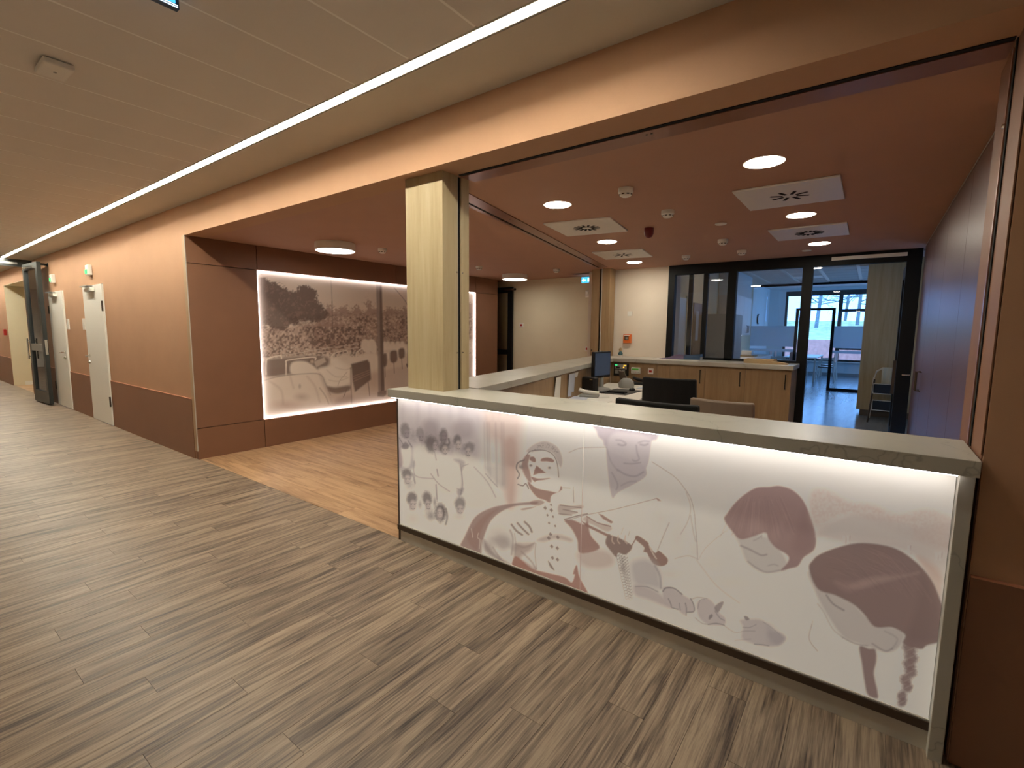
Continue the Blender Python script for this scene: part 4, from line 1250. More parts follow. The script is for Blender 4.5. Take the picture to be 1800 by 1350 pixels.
xs = [-2.44, -2.267, -1.779, -1.278, -0.76]
o = thing('wall_panel_unit', 'oak panel in the back corner carrying the alarm panels', 'cabinet', (-2.8, YB, 0))
box('panel', 'oak_brown', (-0.36, 0.358, 0, 0.02, 0, 1.04), o)
o = thing('filler_panel', 'narrow oak filler between corner panel and back cabinets', 'panel', (-2.353, YB, 0))
box('panel', 'oak_brown', (-0.085, 0.084, 0, 0.02, 0.0, 1.038), o)
labs = ('leftmost oak back cabinet with slim black handle', 'middle oak back cabinet with slim black handle', 'rightmost oak back cabinet beside the glazed doorway')
for k_ in range(3):
    a, b = xs[k_+1], xs[k_+2]
    o = thing('base_cabinet', labs[k_], 'cabinet', ((a+b)/2, YB, 0), group='oak cabinets along the back')
    h = (b-a)/2
    box('carcass', 'oak_brown', (-h+0.001, h-0.001, 0.02, 0.56, 0.0, 1.04), o)
    d = box('cabinet_door', 'oak_brown', (-h+0.002, h-0.002, 0.0, 0.019, 0.06, 1.036), o)
    hx = h-0.06
    k2 = MB().box(hx-0.005, hx+0.005, -0.03, -0.022, 0.80, 0.985).box(hx-0.004, hx+0.004, -0.024, 0, 0.80, 0.812).box(hx-0.004, hx+0.004, -0.024, 0, 0.973, 0.985)
    k2.build('handle', 'black', d)

# ------------------------------------------------------------------ desk
DL0, DL1 = 0.95, L1-0.24
dk = thing('reception_desk', 'white desk top along the side counter, covered with papers', 'desk', (SIDE[0], SIDE[1], 0), TH)
box('desk_top', 'plastic', (-0.02, 0.70, DL0, DL1, 0.71, 0.74), dk, bevel=0.003)
for lx in (0.05, 0.62):
    for ly in (DL0+0.1, DL1-0.25):
        box('leg', 'steel', (lx, lx+0.05, ly, ly+0.05, 0.0, 0.71), dk)


def world_to_side(x, y):
    c, s = math.cos(TH), math.sin(TH)
    dx, dy = x-SIDE[0], y-SIDE[1]
    return dx*c+dy*s, -dx*s+dy*c


ZD = 0.7405
# monitor
mo = thing('computer_monitor', 'flat monitor on a grey foot on the reception desk', 'monitor', (-2.70, 5.58, ZD), TH-0.30)
box('housing', 'blackplastic', (-0.055, -0.012, -0.21, 0.19, 0.17, 0.50), mo, bevel=0.006)
box('screen', 'screen', (-0.012, -0.009, -0.19, 0.17, 0.20, 0.48), mo)
box('webcam', 'chrome', (-0.03, -0.005, -0.05, -0.03, 0.50, 0.512), mo)
MB().lathe([(0.10, 0), (0.12, 0.012), (0.11, 0.03), (0.03, 0.05), (0.028, 0.2)], -0.04, 0.02, 0, 20).build('foot', 'greyplastic', mo, True)
# mouse mat, mouse
x, y = -2.48, 5.62
mm = tag(box('mouse_mat', 'blackplastic', (-2.66, -2.30, 5.36, 5.92, ZD, ZD+0.004)), 'black mouse mat on the white desk', 'mouse mat')
ms = MB().lathe([(0.0, 0.035), (0.02, 0.033), (0.034, 0.02), (0.036, 0.002), (0.035, 0)], 0, 0, 0, 16)
ms.v = [(a, b*1.6, c) for a, b, c in ms.v]
ms.v = [(a-2.42, b+5.84, c+ZD+0.004) for a, b, c in ms.v]
ms.f = [f[::-1] for f in ms.f]
tag(ms.build('computer_mouse', 'blackplastic', smooth=True), 'black computer mouse lying on the mat', 'mouse')
wr = MB().box(-2.60, -2.36, 5.46, 5.56, ZD+0.004, ZD+0.02)
tag(wr.build('wrist_rest', 'fabric_black', bevel=0.006), 'dark wrist rest on the near part of the mouse mat', 'wrist rest')
# black loudspeaker box
sp = thing('desk_speaker', 'black rounded speaker box standing in front of the monitor', 'speaker', (-2.70, 5.22, ZD), -0.15)
box('body', 'blackplastic', (-0.095, 0.095, -0.05, 0.05, 0.012, 0.205), sp, bevel=0.02)
box('base', 'blackplastic', (-0.06, 0.08, -0.06, 0.04, 0, 0.012), sp)
box('badge', 'chrome', (0.03, 0.07, -0.051, -0.0495, 0.175, 0.181), sp)
# telephone with handset
te = thing('telephone', 'light grey desk telephone lying near the side panel', 'telephone', (-2.58, 4.98, ZD), 0.4)
box('base', 'greyplastic', (-0.11, 0.11, -0.08, 0.08, 0, 0.025), te, bevel=0.006)
MB().tube([(-0.12, -0.02, 0.085), (-0.06, -0.02, 0.06), (0.02, -0.02, 0.05), (0.11, -0.02, 0.04)], 0.022, 10, 0.026).build('handset', 'plastic', te, True)
cub = thing('label_dispenser', 'small white cube with dark front on the desk by the side panel', 'device', (-2.76, 4.72, ZD), 0.2)
box('body', 'plastic', (-0.03, 0.03, -0.03, 0.03, 0, 0.07), cub, bevel=0.008)
box('dark_front', 'blackplastic', (0.031, 0.0325, -0.02, 0.02, 0.012, 0.055), cub)
# grey round device, phone behind monitor, cable box
gd = MB().lathe([(0.0, 0.13), (0.05, 0.125), (0.09, 0.09), (0.105, 0.04), (0.10, 0)], -2.62, 6.12, ZD, 20)
gd.f = [f[::-1] for f in gd.f]
tag(gd.build('rounded_printer', 'greyplastic', smooth=True), 'rounded grey label printer behind the mouse mat', 'printer')
te2 = thing('card_reader', 'grey card reader with angled display under the alarm panel', 'card reader', (-2.76, 6.40, ZD), 0.3)
box('foot', 'plastic', (-0.09, 0.10, -0.07, 0.07, 0, 0.04), te2, bevel=0.01)
k2 = MB().prism([(-0.06, 0.04), (0.05, 0.04), (-0.02, 0.19), (-0.09, 0.2)], -0.05, 0.05)
k2.v = [(a, c, b) for a, b, c in k2.v]
k2.f = [f[::-1] for f in k2.f]
k2.build('display', 'darksteel', te2)
bx2 = thing('desk_phone', 'black desk telephone in the back corner of the desk', 'telephone', (-2.62, 6.60, ZD), 0.2)
box('base', 'blackplastic', (-0.11, 0.12, -0.08, 0.08, 0, 0.035), bx2, bevel=0.006)
MB().tube([(-0.10, 0.03, 0.09), (-0.04, 0.0, 0.075), (0.10, -0.02, 0.055)], 0.022, 8).build('handset', 'blackplastic', bx2, True)
jb = MB().tube([(-2.66, 5.70, ZD+0.012), (-2.60, 5.55, ZD+0.012), (-2.58, 5.35, ZD+0.014), (-2.68, 5.32, ZD+0.012)], 0.008)
tag(jb.build('cable', 'blackplastic', smooth=True), 'loose black cable lying below the monitor', 'cable')
tag(MB().lathe([(0.012, 0), (0.014, 0.05), (0.010, 0.055)], -2.58, 5.02, ZD, 12).build('marker_stub', 'orange', smooth=True), 'small orange tub standing on the desk in front of the speaker', 'tub')
# sheets of paper
for x, y, w, h, rz, m, lab in ((-2.62, 4.80, 0.21, 0.30, 0.35, 'paper_blue', 'loose bluish paper sheet at the near end of the desk'),
                               (-2.36, 4.72, 0.30, 0.21, 0.1, 'paper', 'white paper sheet near the black chair on the desk'),
                               (-2.50, 5.08, 0.21, 0.15, 0.6, 'paper', 'small white note in front of the mouse mat'),
                               (-2.34, 6.24, 0.30, 0.21, 0.05, 'paper_blue', 'paper sheet behind the mouse mat on the desk'),
                               (-2.46, 6.48, 0.30, 0.21, 0.15, 'paper', 'paper sheet near the back cabinets on the desk')):
    tag(box('paper_sheet', m, (-w/2, w/2, -h/2, h/2, 0, 0.0015), origin=(0, 0, 0)), lab, 'paper', 'papers on the desk').location = (x, y, ZD)
    bpy.context.view_layer.objects.active = None
    COL.objects[-1].rotation_euler.z = rz
ta = MB().box(-0.13, 0.13, -0.09, 0.09, 0, 0.02)
o = tag(ta.build('letter_tray', 'paper', origin=(0, 0, 0)), 'flat white letter tray partly hidden behind the front worktop', 'tray')
o.location, o.rotation_euler.z = (-2.10, 4.30, ZD), -0.2

# notes hanging on the inner side panel
notes = ((955, 662, 0.20, 0.30, 'paper', 0.25, 'white sheet with clipped corner hanging under the side worktop'), (977, 656, 0.13, 0.26, 'paper_blue', 0.1, 'bluish leaflet hanging beside the white sheet'),
         (988, 655, 0.12, 0.22, 'paper_blue', -0.1, 'second bluish leaflet taped to the side panel'), (1000, 654, 0.14, 0.06, 'paper', 0.0, 'small white strip taped to the side panel'))
for px, py, w, h, m, rt, lab in notes:
    w_ = on_z(px, py, 1.02)
    lx, ly = world_to_side(w_[0], w_[1])
    gx, gy = side_pt(-0.028, ly)
    o = MB().prism([(-w/2, -h+0.01), (w/2, -h), (w/2, 0), (-w/2+(0.05 if w == 0.20 else 0), 0)], 0.0, 0.002)
    o.v = [(c+0.012*(1+b/h), a, b) for a, b, c in o.v]
    o = tag(o.build('paper_note', m, origin=(0, 0, 0)), lab, 'paper', 'notes taped to the side panel')
    o.location, o.rotation_euler.z = (gx+0.004, gy, 1.02), TH

# alarm panels on the corner panel
al = thing('alarm_control_unit', 'black alarm control panel with green and amber lights', 'control panel', (-2.985, YB, 0.835))
box('housing', 'blackplastic', (-0.115, 0.115, -0.035, 0, 0, 0.185), al, bevel=0.004)
box('fascia', 'greyplastic', (-0.095, 0.095, -0.037, -0.035, 0.10, 0.172), al)
box('display', 'blackplastic', (-0.075, -0.015, -0.039, -0.037, 0.108, 0.135), al)
box('green_light', 'green', (-0.095, -0.055, -0.039, -0.037, 0.150, 0.165), al)
box('amber_light', 'amber', (0.045, 0.085, -0.039, -0.037, 0.148, 0.163), al)
box('amber_light', 'amber', (0.035, 0.055, -0.039, -0.037, 0.118, 0.134), al)
for k_ in range(3):
    box('key_block', 'greyplastic', (-0.09+k_*0.057, -0.045+k_*0.057, -0.037, -0.035, 0.03, 0.088), al)
ap = thing('alarm_keypad', 'white alarm keypad with green display beside the black panel', 'control panel', (-2.757, YB, 0.875))
MB().box(-0.075, 0.075, -0.022, 0, 0.0, 0.095).build('housing', 'plastic', ap, bevel=0.015)
box('green_display', 'greenlcd', (-0.055, 0.045, -0.024, -0.022, 0.056, 0.08), ap)
for k_ in range(5):
    box('key', 'red' if k_ == 2 else 'greyplastic', (-0.052+k_*0.022, -0.040+k_*0.022, -0.024, -0.022, 0.022, 0.034), ap)
rb = thing('emergency_button', 'white wall switch with red button on the corner panel', 'switch', (-2.535, YB, 0.885))
box('plate', 'plastic', (-0.04, 0.04, -0.012, 0, 0, 0.085), rb, bevel=0.004)
box('button', 'red', (-0.02, 0.02, -0.017, -0.012, 0.025, 0.055), rb)
# call point, switch plate and figurine on the white wall
cp = thing('smoke_vent_call_point', 'orange smoke vent call point on the white wall', 'call point', (-3.167, YG, 1.31))
box('housing', 'orange', (-0.065, 0.065, -0.05, 0, 0, 0.14), cp, bevel=0.008)
box('window', 'darksteel', (-0.04, 0.03, -0.052, -0.05, 0.045, 0.11), cp)
box('button', 'greyplastic', (-0.02, 0.015, -0.056, -0.052, 0.06, 0.095), cp)
box('label_strip', 'plastic', (-0.05, 0.05, -0.0515, -0.05, 0.118, 0.128), cp)
sw = thing('wall_switch', 'white square switch plate on the white wall above the call point', 'switch', (-3.15, YG, 1.74))
box('plate', 'plastic', (-0.04, 0.04, -0.010, 0, 0, 0.08), sw, bevel=0.003)
box('rocker', 'white', (-0.028, 0.028, -0.013, -0.010, 0.012, 0.068), sw)
fg = thing('figurine', 'small figurine with teal body and tan head on the back worktop', 'figurine', (-3.20, 7.20, ZT))
MB().lathe([(0.03, 0), (0.03, 0.025)], 0, 0, 0, 14).build('base', 'plastic', fg)
MB().lathe([(0.034, 0.025), (0.036, 0.05), (0.026, 0.075), (0.012, 0.085)], 0, 0, 0, 14).build('body', 'teal', fg, True)
MB().lathe([(0.004, 0.082), (0.024, 0.095), (0.028, 0.115), (0.020, 0.135), (0.004, 0.142)], 0, 0, 0, 14).build('head', 'cardboard', fg, True)
# papers and folder on the back worktop
f0 = thing('blue_folder', 'dark blue ring folder lying on the back worktop', 'folder', (-2.08, 7.10, ZT+0.012), 0.12)
k2 = MB().prism([(-0.15, 0.0), (0.15, 0.0), (0.15, 0.075), (-0.15, 0.045)], -0.11, 0.11)
k2.v = [(a, c, b) for a, b, c in k2.v]
k2.f = [f[::-1] for f in k2.f]
k2.build('cover', 'blue', f0)
box('pages', 'paper', (-0.145, 0.152, -0.105, 0.105, 0.006, 0.036), f0)
o = MB().prism([(-0.18, -0.01), (-0.05, 0.005), (0.1, 0.06), (0.2, 0.055), (0.2, 0.0), (0.0, -0.005)], -0.12, 0.12)
o.v = [(a, c, b+0.01) for a, b, c in o.v]
o.f = [f[::-1] for f in o.f]
o = tag(o.build('magazine', 'purple', origin=(0, 0, 0)), 'curled purple magazine on the back worktop', 'magazine')
o.location, o.rotation_euler.z = (-2.35, 7.08, ZT+0.006), 0.1
tag(box('newspaper', 'paper', (-2.56, -1.92, 6.90, 7.24, ZT, ZT+0.008)), 'flat newspaper under the folder on the back worktop', 'newspaper')
cbx = thing('document_box', 'flat cardboard box with white lid sheet at the right end of the back worktop', 'box', (-1.15, 7.12, ZT), 0.0)
box('box', 'cardboard', (-0.20, 0.16, -0.13, 0.13, 0, 0.055), cbx, bevel=0.003)
k2 = MB().prism([(-0.02, 0.0), (0.30, 0.0), (0.30, 0.012), (0.0, 0.055)], -0.16, 0.0)
k2.v = [(a+0.02, c-0.02, b) for a, b, c in k2.v]
k2.f = [f[::-1] for f in k2.f]
k2.build('flap', 'cardboard', cbx)

# ------------------------------------------------------------------ office chairs
def office_chair(label, loc, rz, fab, bw, z0, z1, arms=True):
    c = thing('office_chair', label, 'chair', loc, rz, group='office chairs behind the counter')
    box('seat', fab, (-0.25, 0.25, -0.24, 0.26, 0.44, 0.53), c, bevel=0.03)
    b = MB()
    n = 9
    for j in range(5):
        z = z0+(z1-z0)*j/4
        for i in range(n):
            u = i/(n-1)*2-1
            b.v.append((u*bw/2*(1-0.05*j/4), -0.27+0.05*u*u-0.04*j/4, z))
    for j in range(5):
        z = z0+(z1-z0)*j/4
        for i in range(n):
            u = i/(n-1)*2-1
            b.v.append((u*bw/2*(1-0.05*j/4), -0.33+0.05*u*u-0.04*j/4, z))
    m_ = 5*n
    for j in range(4):
        for i in range(n-1):
            a = j*n+i
            b.f += [(a+1, a, a+n, a+n+1), (m_+a, m_+a+1, m_+a+n+1, m_+a+n)]
    for i in range(n-1):
        b.f += [(i, i+1, m_+i+1, m_+i), (4*n+i+1, 4*n+i, m_+4*n+i, m_+4*n+i+1)]
    for j in range(4):
        b.f += [(j*n, m_+j*n, m_+(j+1)*n, (j+1)*n), (j*n+n-1, (j+1)*n+n-1, m_+(j+1)*n+n-1, m_+j*n+n-1)]
    b.build('backrest', fab, c, bevel=0.012)
    MB().tube([(0, -0.1, 0.42), (0, -0.32, 0.43), (0, -0.36, z0+0.1)], 0.02).build('back_support', 'blackplastic', c, True)
    if arms:
        for s in (-1, 1):
            MB().tube([(s*0.24, 0, 0.46), (s*0.30, 0, 0.47), (s*0.30, 0, 0.66)], 0.016).box(s*0.30-0.035, s*0.30+0.035, -0.13, 0.13, 0.66, 0.69).build('armrest', 'blackplastic', c)
    MB().lathe([(0.03, 0.1), (0.03, 0.28), (0.02, 0.28), (0.02, 0.44)], 0, 0, 0, 14).build('column', 'chrome', c, True)
    for k in range(5):
        a = k*2*math.pi/5+0.3
        l = MB().tube([(0, 0, 0.10), (0.29*math.cos(a), 0.29*math.sin(a), 0.075)], 0.024, 8, 0.016).build('leg', 'blackplastic', c)
        MB().lathe([(0.028, -0.02), (0.028, 0.02)], 0.29*math.cos(a), 0.29*math.sin(a), 0.034, 12, 'x').build('castor', 'blackplastic', l)
    return c


office_chair('black office chair with tall straight back, facing the desk', (-1.50, 4.68, 0), 0.12, 'fabric_black', 0.50, 0.58, 1.075)
office_chair('black office chair right behind the counter, only its top edge showing', (-1.10, 3.36, 0), -0.02, 'fabric_black', 0.58, 0.56, 1.045)
office_chair('beige leather office chair beside the black chairs', (-0.90, 4.30, 0), -0.06, 'fabric_beige', 0.50, 0.55, 0.965, False)

# ------------------------------------------------------------------ ceiling fittings
def downlight(px, py, r, label):
    w = on_z(px, py, ZL)
    d = thing('downlight', label, 'ceiling light', (w[0], w[1], ZL), group='round downlights in the reception ceiling')
    MB().lathe([(r, 0), (r+0.014, -0.003), (r+0.014, -0.0005), (r, -0.0005)], 0, 0, 0, 32).build('trim_ring', 'plastic', d, True)
    MB().lathe([(0.001, -0.004), (r, -0.004), (r, -0.001), (0.001, -0.001)], 0, 0, 0, 32).build('diffuser', 'downlight', d)


for px, py, lab in ((1343, 285, 'lit downlight nearest the camera at the right, before the large vent plate'), (980, 360, 'lit downlight nearest the oak post'), (1408, 378, 'lit downlight between the two right-hand vent plates'),
                    (1067, 425, 'lit downlight between the two left-hand vent plates'), (1440, 428, 'lit downlight at the right close to the glazed doorway'), (1115, 461, 'lit downlight close to the white back wall')):
    downlight(px, py, 0.098, lab)


def vent(pts, rz, n, label):
    w = np.mean([on_z(a, b, ZL) for a, b in pts], 0)
    v = thing('ceiling_vent', label, 'air vent', (w[0], w[1], ZL), rz, group='square white swirl vents in the reception ceiling')
    box('plate', 'plastic', (-0.315, 0.315, -0.315, 0.315, -0.014, -0.0005), v, bevel=0.003)
    k = MB()
    for i in range(n):
        a = 2*math.pi*(i+0.5)/n
        s = k.__class__().box(0.045, 0.125, -0.011, 0.011, -0.0155, -0.0138)
        s.v = [(x*math.cos(a)-y*math.sin(a), x*math.sin(a)+y*math.cos(a), z) for x, y, z in s.v]
        s.build('slot', 'gapblack', v)


vent([(1284, 338), (1474, 304), (1490, 344), (1323, 369)], 0, 8, 'large white vent plate nearest the camera at the right')
vent([(961, 392), (1076, 379), (1097, 405), (996, 414)], 0.17, 14, 'white vent plate at the left, nearest the oak post')
vent([(1349, 403), (1490, 389), (1493, 411), (1368, 422)], 0, 16, 'white vent plate at the right, nearer the glazed doorway')
vent([(1041, 443), (1131, 436), (1144, 450), (1066, 455)], 0.17, 8, 'white vent plate at the left, nearest the white back wall')


def detector(px, py, label, r=0.052, z=ZL):
    w = on_z(px, py, z)
    d = thing('smoke_detector', label, 'smoke detector', (w[0], w[1], z), group='white ceiling detectors')
    MB().lathe([(r, -0.0005), (r, -0.03), (r*0.9, -0.034)], 0, 0, 0, 24).build('base', 'plastic', d, True)
    MB().lathe([(r*0.86, -0.034), (r*0.8, -0.048), (r*0.5, -0.058), (0.002, -0.06)], 0, 0, 0, 24).build('sensor_head', 'plastic', d, True)
    for k in range(8):
        a = k*math.pi/4
        s = MB().box(r*0.62, r*0.845, -0.009, 0.009, -0.048, -0.041)
        s.v = [(x*math.cos(a)-y*math.sin(a), x*math.sin(a)+y*math.cos(a), z_) for x, y, z_ in s.v]
        s.build('inlet', 'darksteel', d)


for px, py, lab in ((1100, 331, 'white smoke detector before the red beacon, nearest the camera'), (1174, 370, 'white smoke detector beside the red beacon'), (1271, 421, 'white smoke detector in the middle, past the flat disc'),
                    (1206, 449, 'white smoke detector above the left corner of the glazing'), (1304, 440, 'white smoke detector above the glazing mullion'),
                    (842, 468, 'white detector on the lobby ceiling just right of the oak post'), (978, 473, 'white detector on the lobby ceiling near the cream wall'), (672, 437, 'white motion detector on the lobby ceiling left of the oak post')):
    detector(px, py, lab)
w = on_z(1141, 401, ZL)
d = thing('alarm_beacon', 'dark red alarm sounder on the reception ceiling', 'alarm beacon', (w[0], w[1], ZL))
MB().lathe([(0.045, -0.0005), (0.045, -0.03)], 0, 0, 0, 20).build('base', 'darkred', d, True)
MB().lathe([(0.045, -0.03), (0.042, -0.06), (0.028, -0.085), (0.002, -0.095)], 0, 0, 0, 20).build('lens', 'darkred', d, True)
for px, py, lab in ((1267, 393, 'flat white disc on the reception ceiling in the middle'), (1418, 440, 'flat white disc on the ceiling before the glazed doorway')):
    w = on_z(px, py, ZL)
    tag(MB().lathe([(0.05, -0.0005), (0.05, -0.006), (0.046, -0.009)], w[0], w[1], ZL, 24).build('ceiling_disc', 'plastic', smooth=True), lab, 'ceiling disc', 'flat white ceiling discs')


def flush_lamp(x, y, r, label):
    d = thing('flush_ceiling_lamp', label, 'ceiling light', (x, y, ZL), group='round drum lamps on the lobby ceiling')
    MB().lathe([(r, -0.0005), (r, -0.085), (r-0.006, -0.088)], 0, 0, 0, 48).build('drum', 'plastic', d, True)
    MB().lathe([(0.001, -0.0895), (r-0.012, -0.0895), (r-0.008, -0.086), (0.001, -0.086)], 0, 0, 0, 48).build('diffuser', 'lamp', d)


flush_lamp(-5.10, 3.38, 0.225, 'white round drum lamp on the lobby ceiling before the lit photograph')
flush_lamp(-5.20, 7.05, 0.225, 'white round drum lamp on the lobby ceiling near the cream wall')
e = thing('exit_sign', 'small blue lit exit sign above the cream lobby wall', 'sign', (-4.22, 7.90, 2.36))
box('housing', 'plastic', (-0.10, 0.10, 0.0, 0.05, 0, 0.11), e)
box('lit_face', 'signblue', (-0.095, 0.095, -0.003, 0.0, 0.005, 0.105), e)
MB().prism([(-0.09, 0.045), (-0.05, 0.02), (-0.05, 0.035), (-0.01, 0.035), (-0.01, 0.06), (-0.05, 0.06), (-0.05, 0.075)], 0, 0.001)
k2 = MB().prism([(-0.09, 0.05), (-0.055, 0.02), (-0.055, 0.04), (-0.01, 0.04), (-0.01, 0.065), (-0.055, 0.065), (-0.055, 0.085)], 0.0, 0.001)
k2.v = [(a, -c-0.003, b) for a, b, c in k2.v]
k2.build('arrow', 'signwhite', e)
box('door_symbol', 'signwhite', (0.03, 0.075, -0.004, -0.003, 0.02, 0.09), e)

# ------------------------------------------------------------------ lobby back wall items
ld = thing('glazed_lobby_door', 'black framed glass door standing open against the cream lobby wall', 'door', (-6.95, 7.86, 0))
box('stile', 'black', (0.98, 1.09, 0, 0.05, 0.02, 2.36), ld)
box('stile', 'black', (0, 0.11, 0, 0.05, 0.02, 2.36), ld)
box('top_rail', 'black', (0.11, 0.98, 0, 0.05, 2.25, 2.36), ld)
box('middle_rail', 'black', (0.11, 0.98, 0, 0.05, 1.0, 1.1), ld)
box('bottom_rail', 'black', (0.11, 0.98, 0, 0.05, 0.02, 0.2), ld)
box('glass_pane', 'glass', (0.11, 0.98, 0.022, 0.028, 1.1, 2.25), ld)
box('glass_pane', 'glass', (0.11, 0.98, 0.022, 0.028, 0.2, 1.0), ld)
box('closer_rail', 'chrome', (0.80, 1.16, -0.025, 0.0, 2.29, 2.325), ld)
MB().lathe([(0.022, 0), (0.022, 0.02)], 1.17, -0.022, 2.31, 12, 'y').build('magnet_holder', 'blackplastic', ld)
for x, z, lab in ((-5.68, 1.555, 'small switch with red dot beside the black lobby door'), (-4.19, 1.125, 'small switch with red dot at the right end of the cream wall')):
    s = thing('wall_button', lab, 'switch', (x, 7.95, z), group='small red dotted switches on the cream wall')
    box('plate', 'plastic', (-0.045, 0.045, -0.012, 0, 0, 0.09), s, bevel=0.004)
    box('button', 'red', (-0.02, 0.02, -0.018, -0.012, 0.025, 0.065), s)
s = thing('motion_sensor', 'white wall motion sensor high on the cream wall', 'sensor', (-4.19, 7.95, 2.10))
box('body', 'plastic', (-0.05, 0.05, -0.05, 0, 0, 0.13), s, bevel=0.015)
MB().lathe([(0.03, 0), (0.024, -0.015), (0.005, -0.022)], 0, -0.048, 0.085, 14, 'y').build('lens', 'white', s, True)

# ------------------------------------------------------------------ right jamb and tall glossy cabinets
XR = 0.40
box('jamb_dark_sheet', 'niche', (0.319, 0.322, YW+0.012, 2.66, 0, ZL), wc)  # brown sheet added to darken the jamb where downlight falls too bright
jt = thing('shutter_guide', 'brown shutter guide rails in the right jamb of the opening', 'guide rail', (0.319, 2.40, ZT))
box('slot', 'gapblack', (-0.004, -0.0005, -0.02, 0.004, -0.0, ZL-ZT), jt)
box('rail', 'bronze', (-0.008, -0.0005, 0.004, 0.022, 0, ZL-ZT-0.02), jt)
box('outer_rail', 'dado', (-0.004, -0.0005, -0.235, -0.222, 0.01, ZL-ZT), jt)
MB().lathe([(0.008, 0), (0.006, -0.006)], -0.008, 0.012, 1.12, 10, 'x').build('stud', 'chrome', jt)
struct(MB().box(XR+0.62, XR+0.75, 2.66, YG+0.2, 0, ZL).box(0.36, XR+0.62, 2.662, 2.98, 0, ZL).build('wall_right', 'terra'), 'terracotta wall closing the reception on the right', 'wall')
ys = [2.985, 3.9, 4.95, 6.0, 7.05]
for k_ in range(4):
    a, b = ys[k_], ys[k_+1]
    o = thing('tall_cabinet', ('tall glossy brown cabinet nearest the opening on the right, without handle', 'second tall glossy brown cabinet from the opening, without handle', 'third tall glossy brown cabinet on the right, with bar handle', 'tall glossy brown cabinet beside the black doorway, with bar handle')[k_],
              'cabinet', (XR, (a+b)/2, 0), group='tall cabinets on the right')
    h = (b-a)/2
    box('carcass', 'gloss', (0.021, 0.61, -h+0.001, h-0.001, 0, ZL-0.006), o)
    d = box('cabinet_door', 'gloss', (0.0, 0.02, -h+0.002, h-0.002, 0.08, ZL-0.03), o)
    if k_ < 2:
        continue
    s = 1 if k_ % 2 == 0 else -1
    hy_ = s*(h-0.06)
    MB().tube([(0, hy_, 0.96), (-0.035, hy_, 0.96), (-0.035, hy_, 1.14), (0, hy_, 1.14)], 0.006).build('handle', 'darksteel', d)
box('top_strip', 'steel', (XR-0.004, XR, 2.985, 7.05, ZL-0.026, ZL-0.02), None)
tag(bpy.data.objects['top_strip'], 'thin steel strip along the top of the tall cabinets', 'trim', kind='structure')

# ------------------------------------------------------------------ glazed partition to the kitchen
gz = thing('window_1', 'black framed glazed partition between reception and kitchen', 'window', (0, YG, 0), kind='structure')
fr = ((-2.535, -2.44, 1.10, ZL), (-2.44, 0.40, 2.345, ZL), (-1.69, -1.58, 0.0, 2.345), (-0.785, -0.67, 0, 2.345), (0.26, 0.40, 0, 2.345), (-2.44, -0.785, 1.095, 1.125))
for x0, x1, z0, z1 in fr:
    box('frame_bar', 'black', (x0, x1, -0.04, 0.06, z0, z1), gz)
box('sash_bar', 'black', (-2.03, -1.965, -0.01, 0.05, 1.125, 2.345), gz)
box('sash_bar', 'black', (-2.26, -2.20, 0.062, 0.10, 1.125, 2.345), gz)
for x0, x1 in ((-2.44, -2.03), (-1.965, -1.69), (-1.58, -0.785)):
    box('glass_pane', 'glass', (x0, x1, 0.005, 0.011, 1.125, 2.345), gz)
box('spandrel', 'white_wall', (-2.535, -0.785, 0.0, 0.06, 0.0, 1.095), gz)
dl = thing('door_4', 'black kitchen door swung open in the glazed partition', 'door', (0.30, YG+0.07, 0), kind='structure')
box('leaf_edge', 'black', (-0.03, 0.03, 0, 0.09, 0.01, 2.34), dl)
box('stile', 'black', (-0.03, 0.03, 0.80, 0.90, 0.01, 2.34), dl)
box('rail', 'black', (-0.03, 0.03, 0.09, 0.80, 0.01, 0.25), dl)
box('rail', 'black', (-0.03, 0.03, 0.09, 0.80, 2.2, 2.34), dl)
box('glass_pane', 'glass', (-0.004, 0.004, 0.09, 0.80, 0.25, 2.2), dl)
box('lock_plate', 'darksteel', (-0.075, -0.045, -0.116, -0.11, 0.78, 1.18), dl)
MB().tube([(0.02, -0.11, 1.02), (0.02, -0.17, 1.02), (0.09, -0.17, 1.02)], 0.011).build('lever', 'chrome', dl, True)
box('closer_rail', 'white', (-0.78, -0.04, -0.135, -0.111, 2.405, 2.445), dl)

# ------------------------------------------------------------------ kitchen and dining room beyond
km = MB().box(-2.97, -2.77, 7.95, 15.05, 0, 2.95).box(2.4, 2.6, YG+0.2, 11.9, 0, 2.95).box(2.4, 2.6, 14.5, 15.05, 0, 2.95).box(2.4, 2.6, 11.9, 14.5, 0, 0.8).box(2.4, 2.6, 11.9, 14.5, 2.4, 2.95).box(0.95, 2.6, YG, YG+0.2, 0, 2.95)
kw = struct(km.build('wall_kitchen', 'cream', origin=(0, 0, 0)), 'cream kitchen walls seen through the glazing', 'wall')
kc = struct(box('ceiling_kitchen', 'ceil', (-2.97, 2.6, YG+0.2, 15.1, 2.812, 2.95), origin=(0, 0, 0)), 'slatted grey kitchen ceiling with white runners', 'ceiling')
for xg in (-2.27, -1.62, -0.97, -0.32, 0.33):
    box('runner', 'plastic', (xg-0.03, xg+0.03, 10.4, 14.5, 2.797, 2.812), kc)
for yy in np.arange(10.6, 14.5, 0.55):
    for xa, xb in ((-2.24, -1.65), (-1.59, -1.0), (-0.94, -0.35), (-0.29, 0.30)):
        box('ceiling_tile', 'signwhite' if False else 'ceil', (xa, xb, yy, yy+0.52, 2.803, 2.812), kc)
for x, y, lab in ((-1.3, 13.3, 'pale square vent tile in the kitchen ceiling'),):
    tag(box('ceiling_vent', 'plastic', (x-0.28, x+0.28, y-0.25, y+0.25, 2.795, 2.8028)), lab, 'air vent')
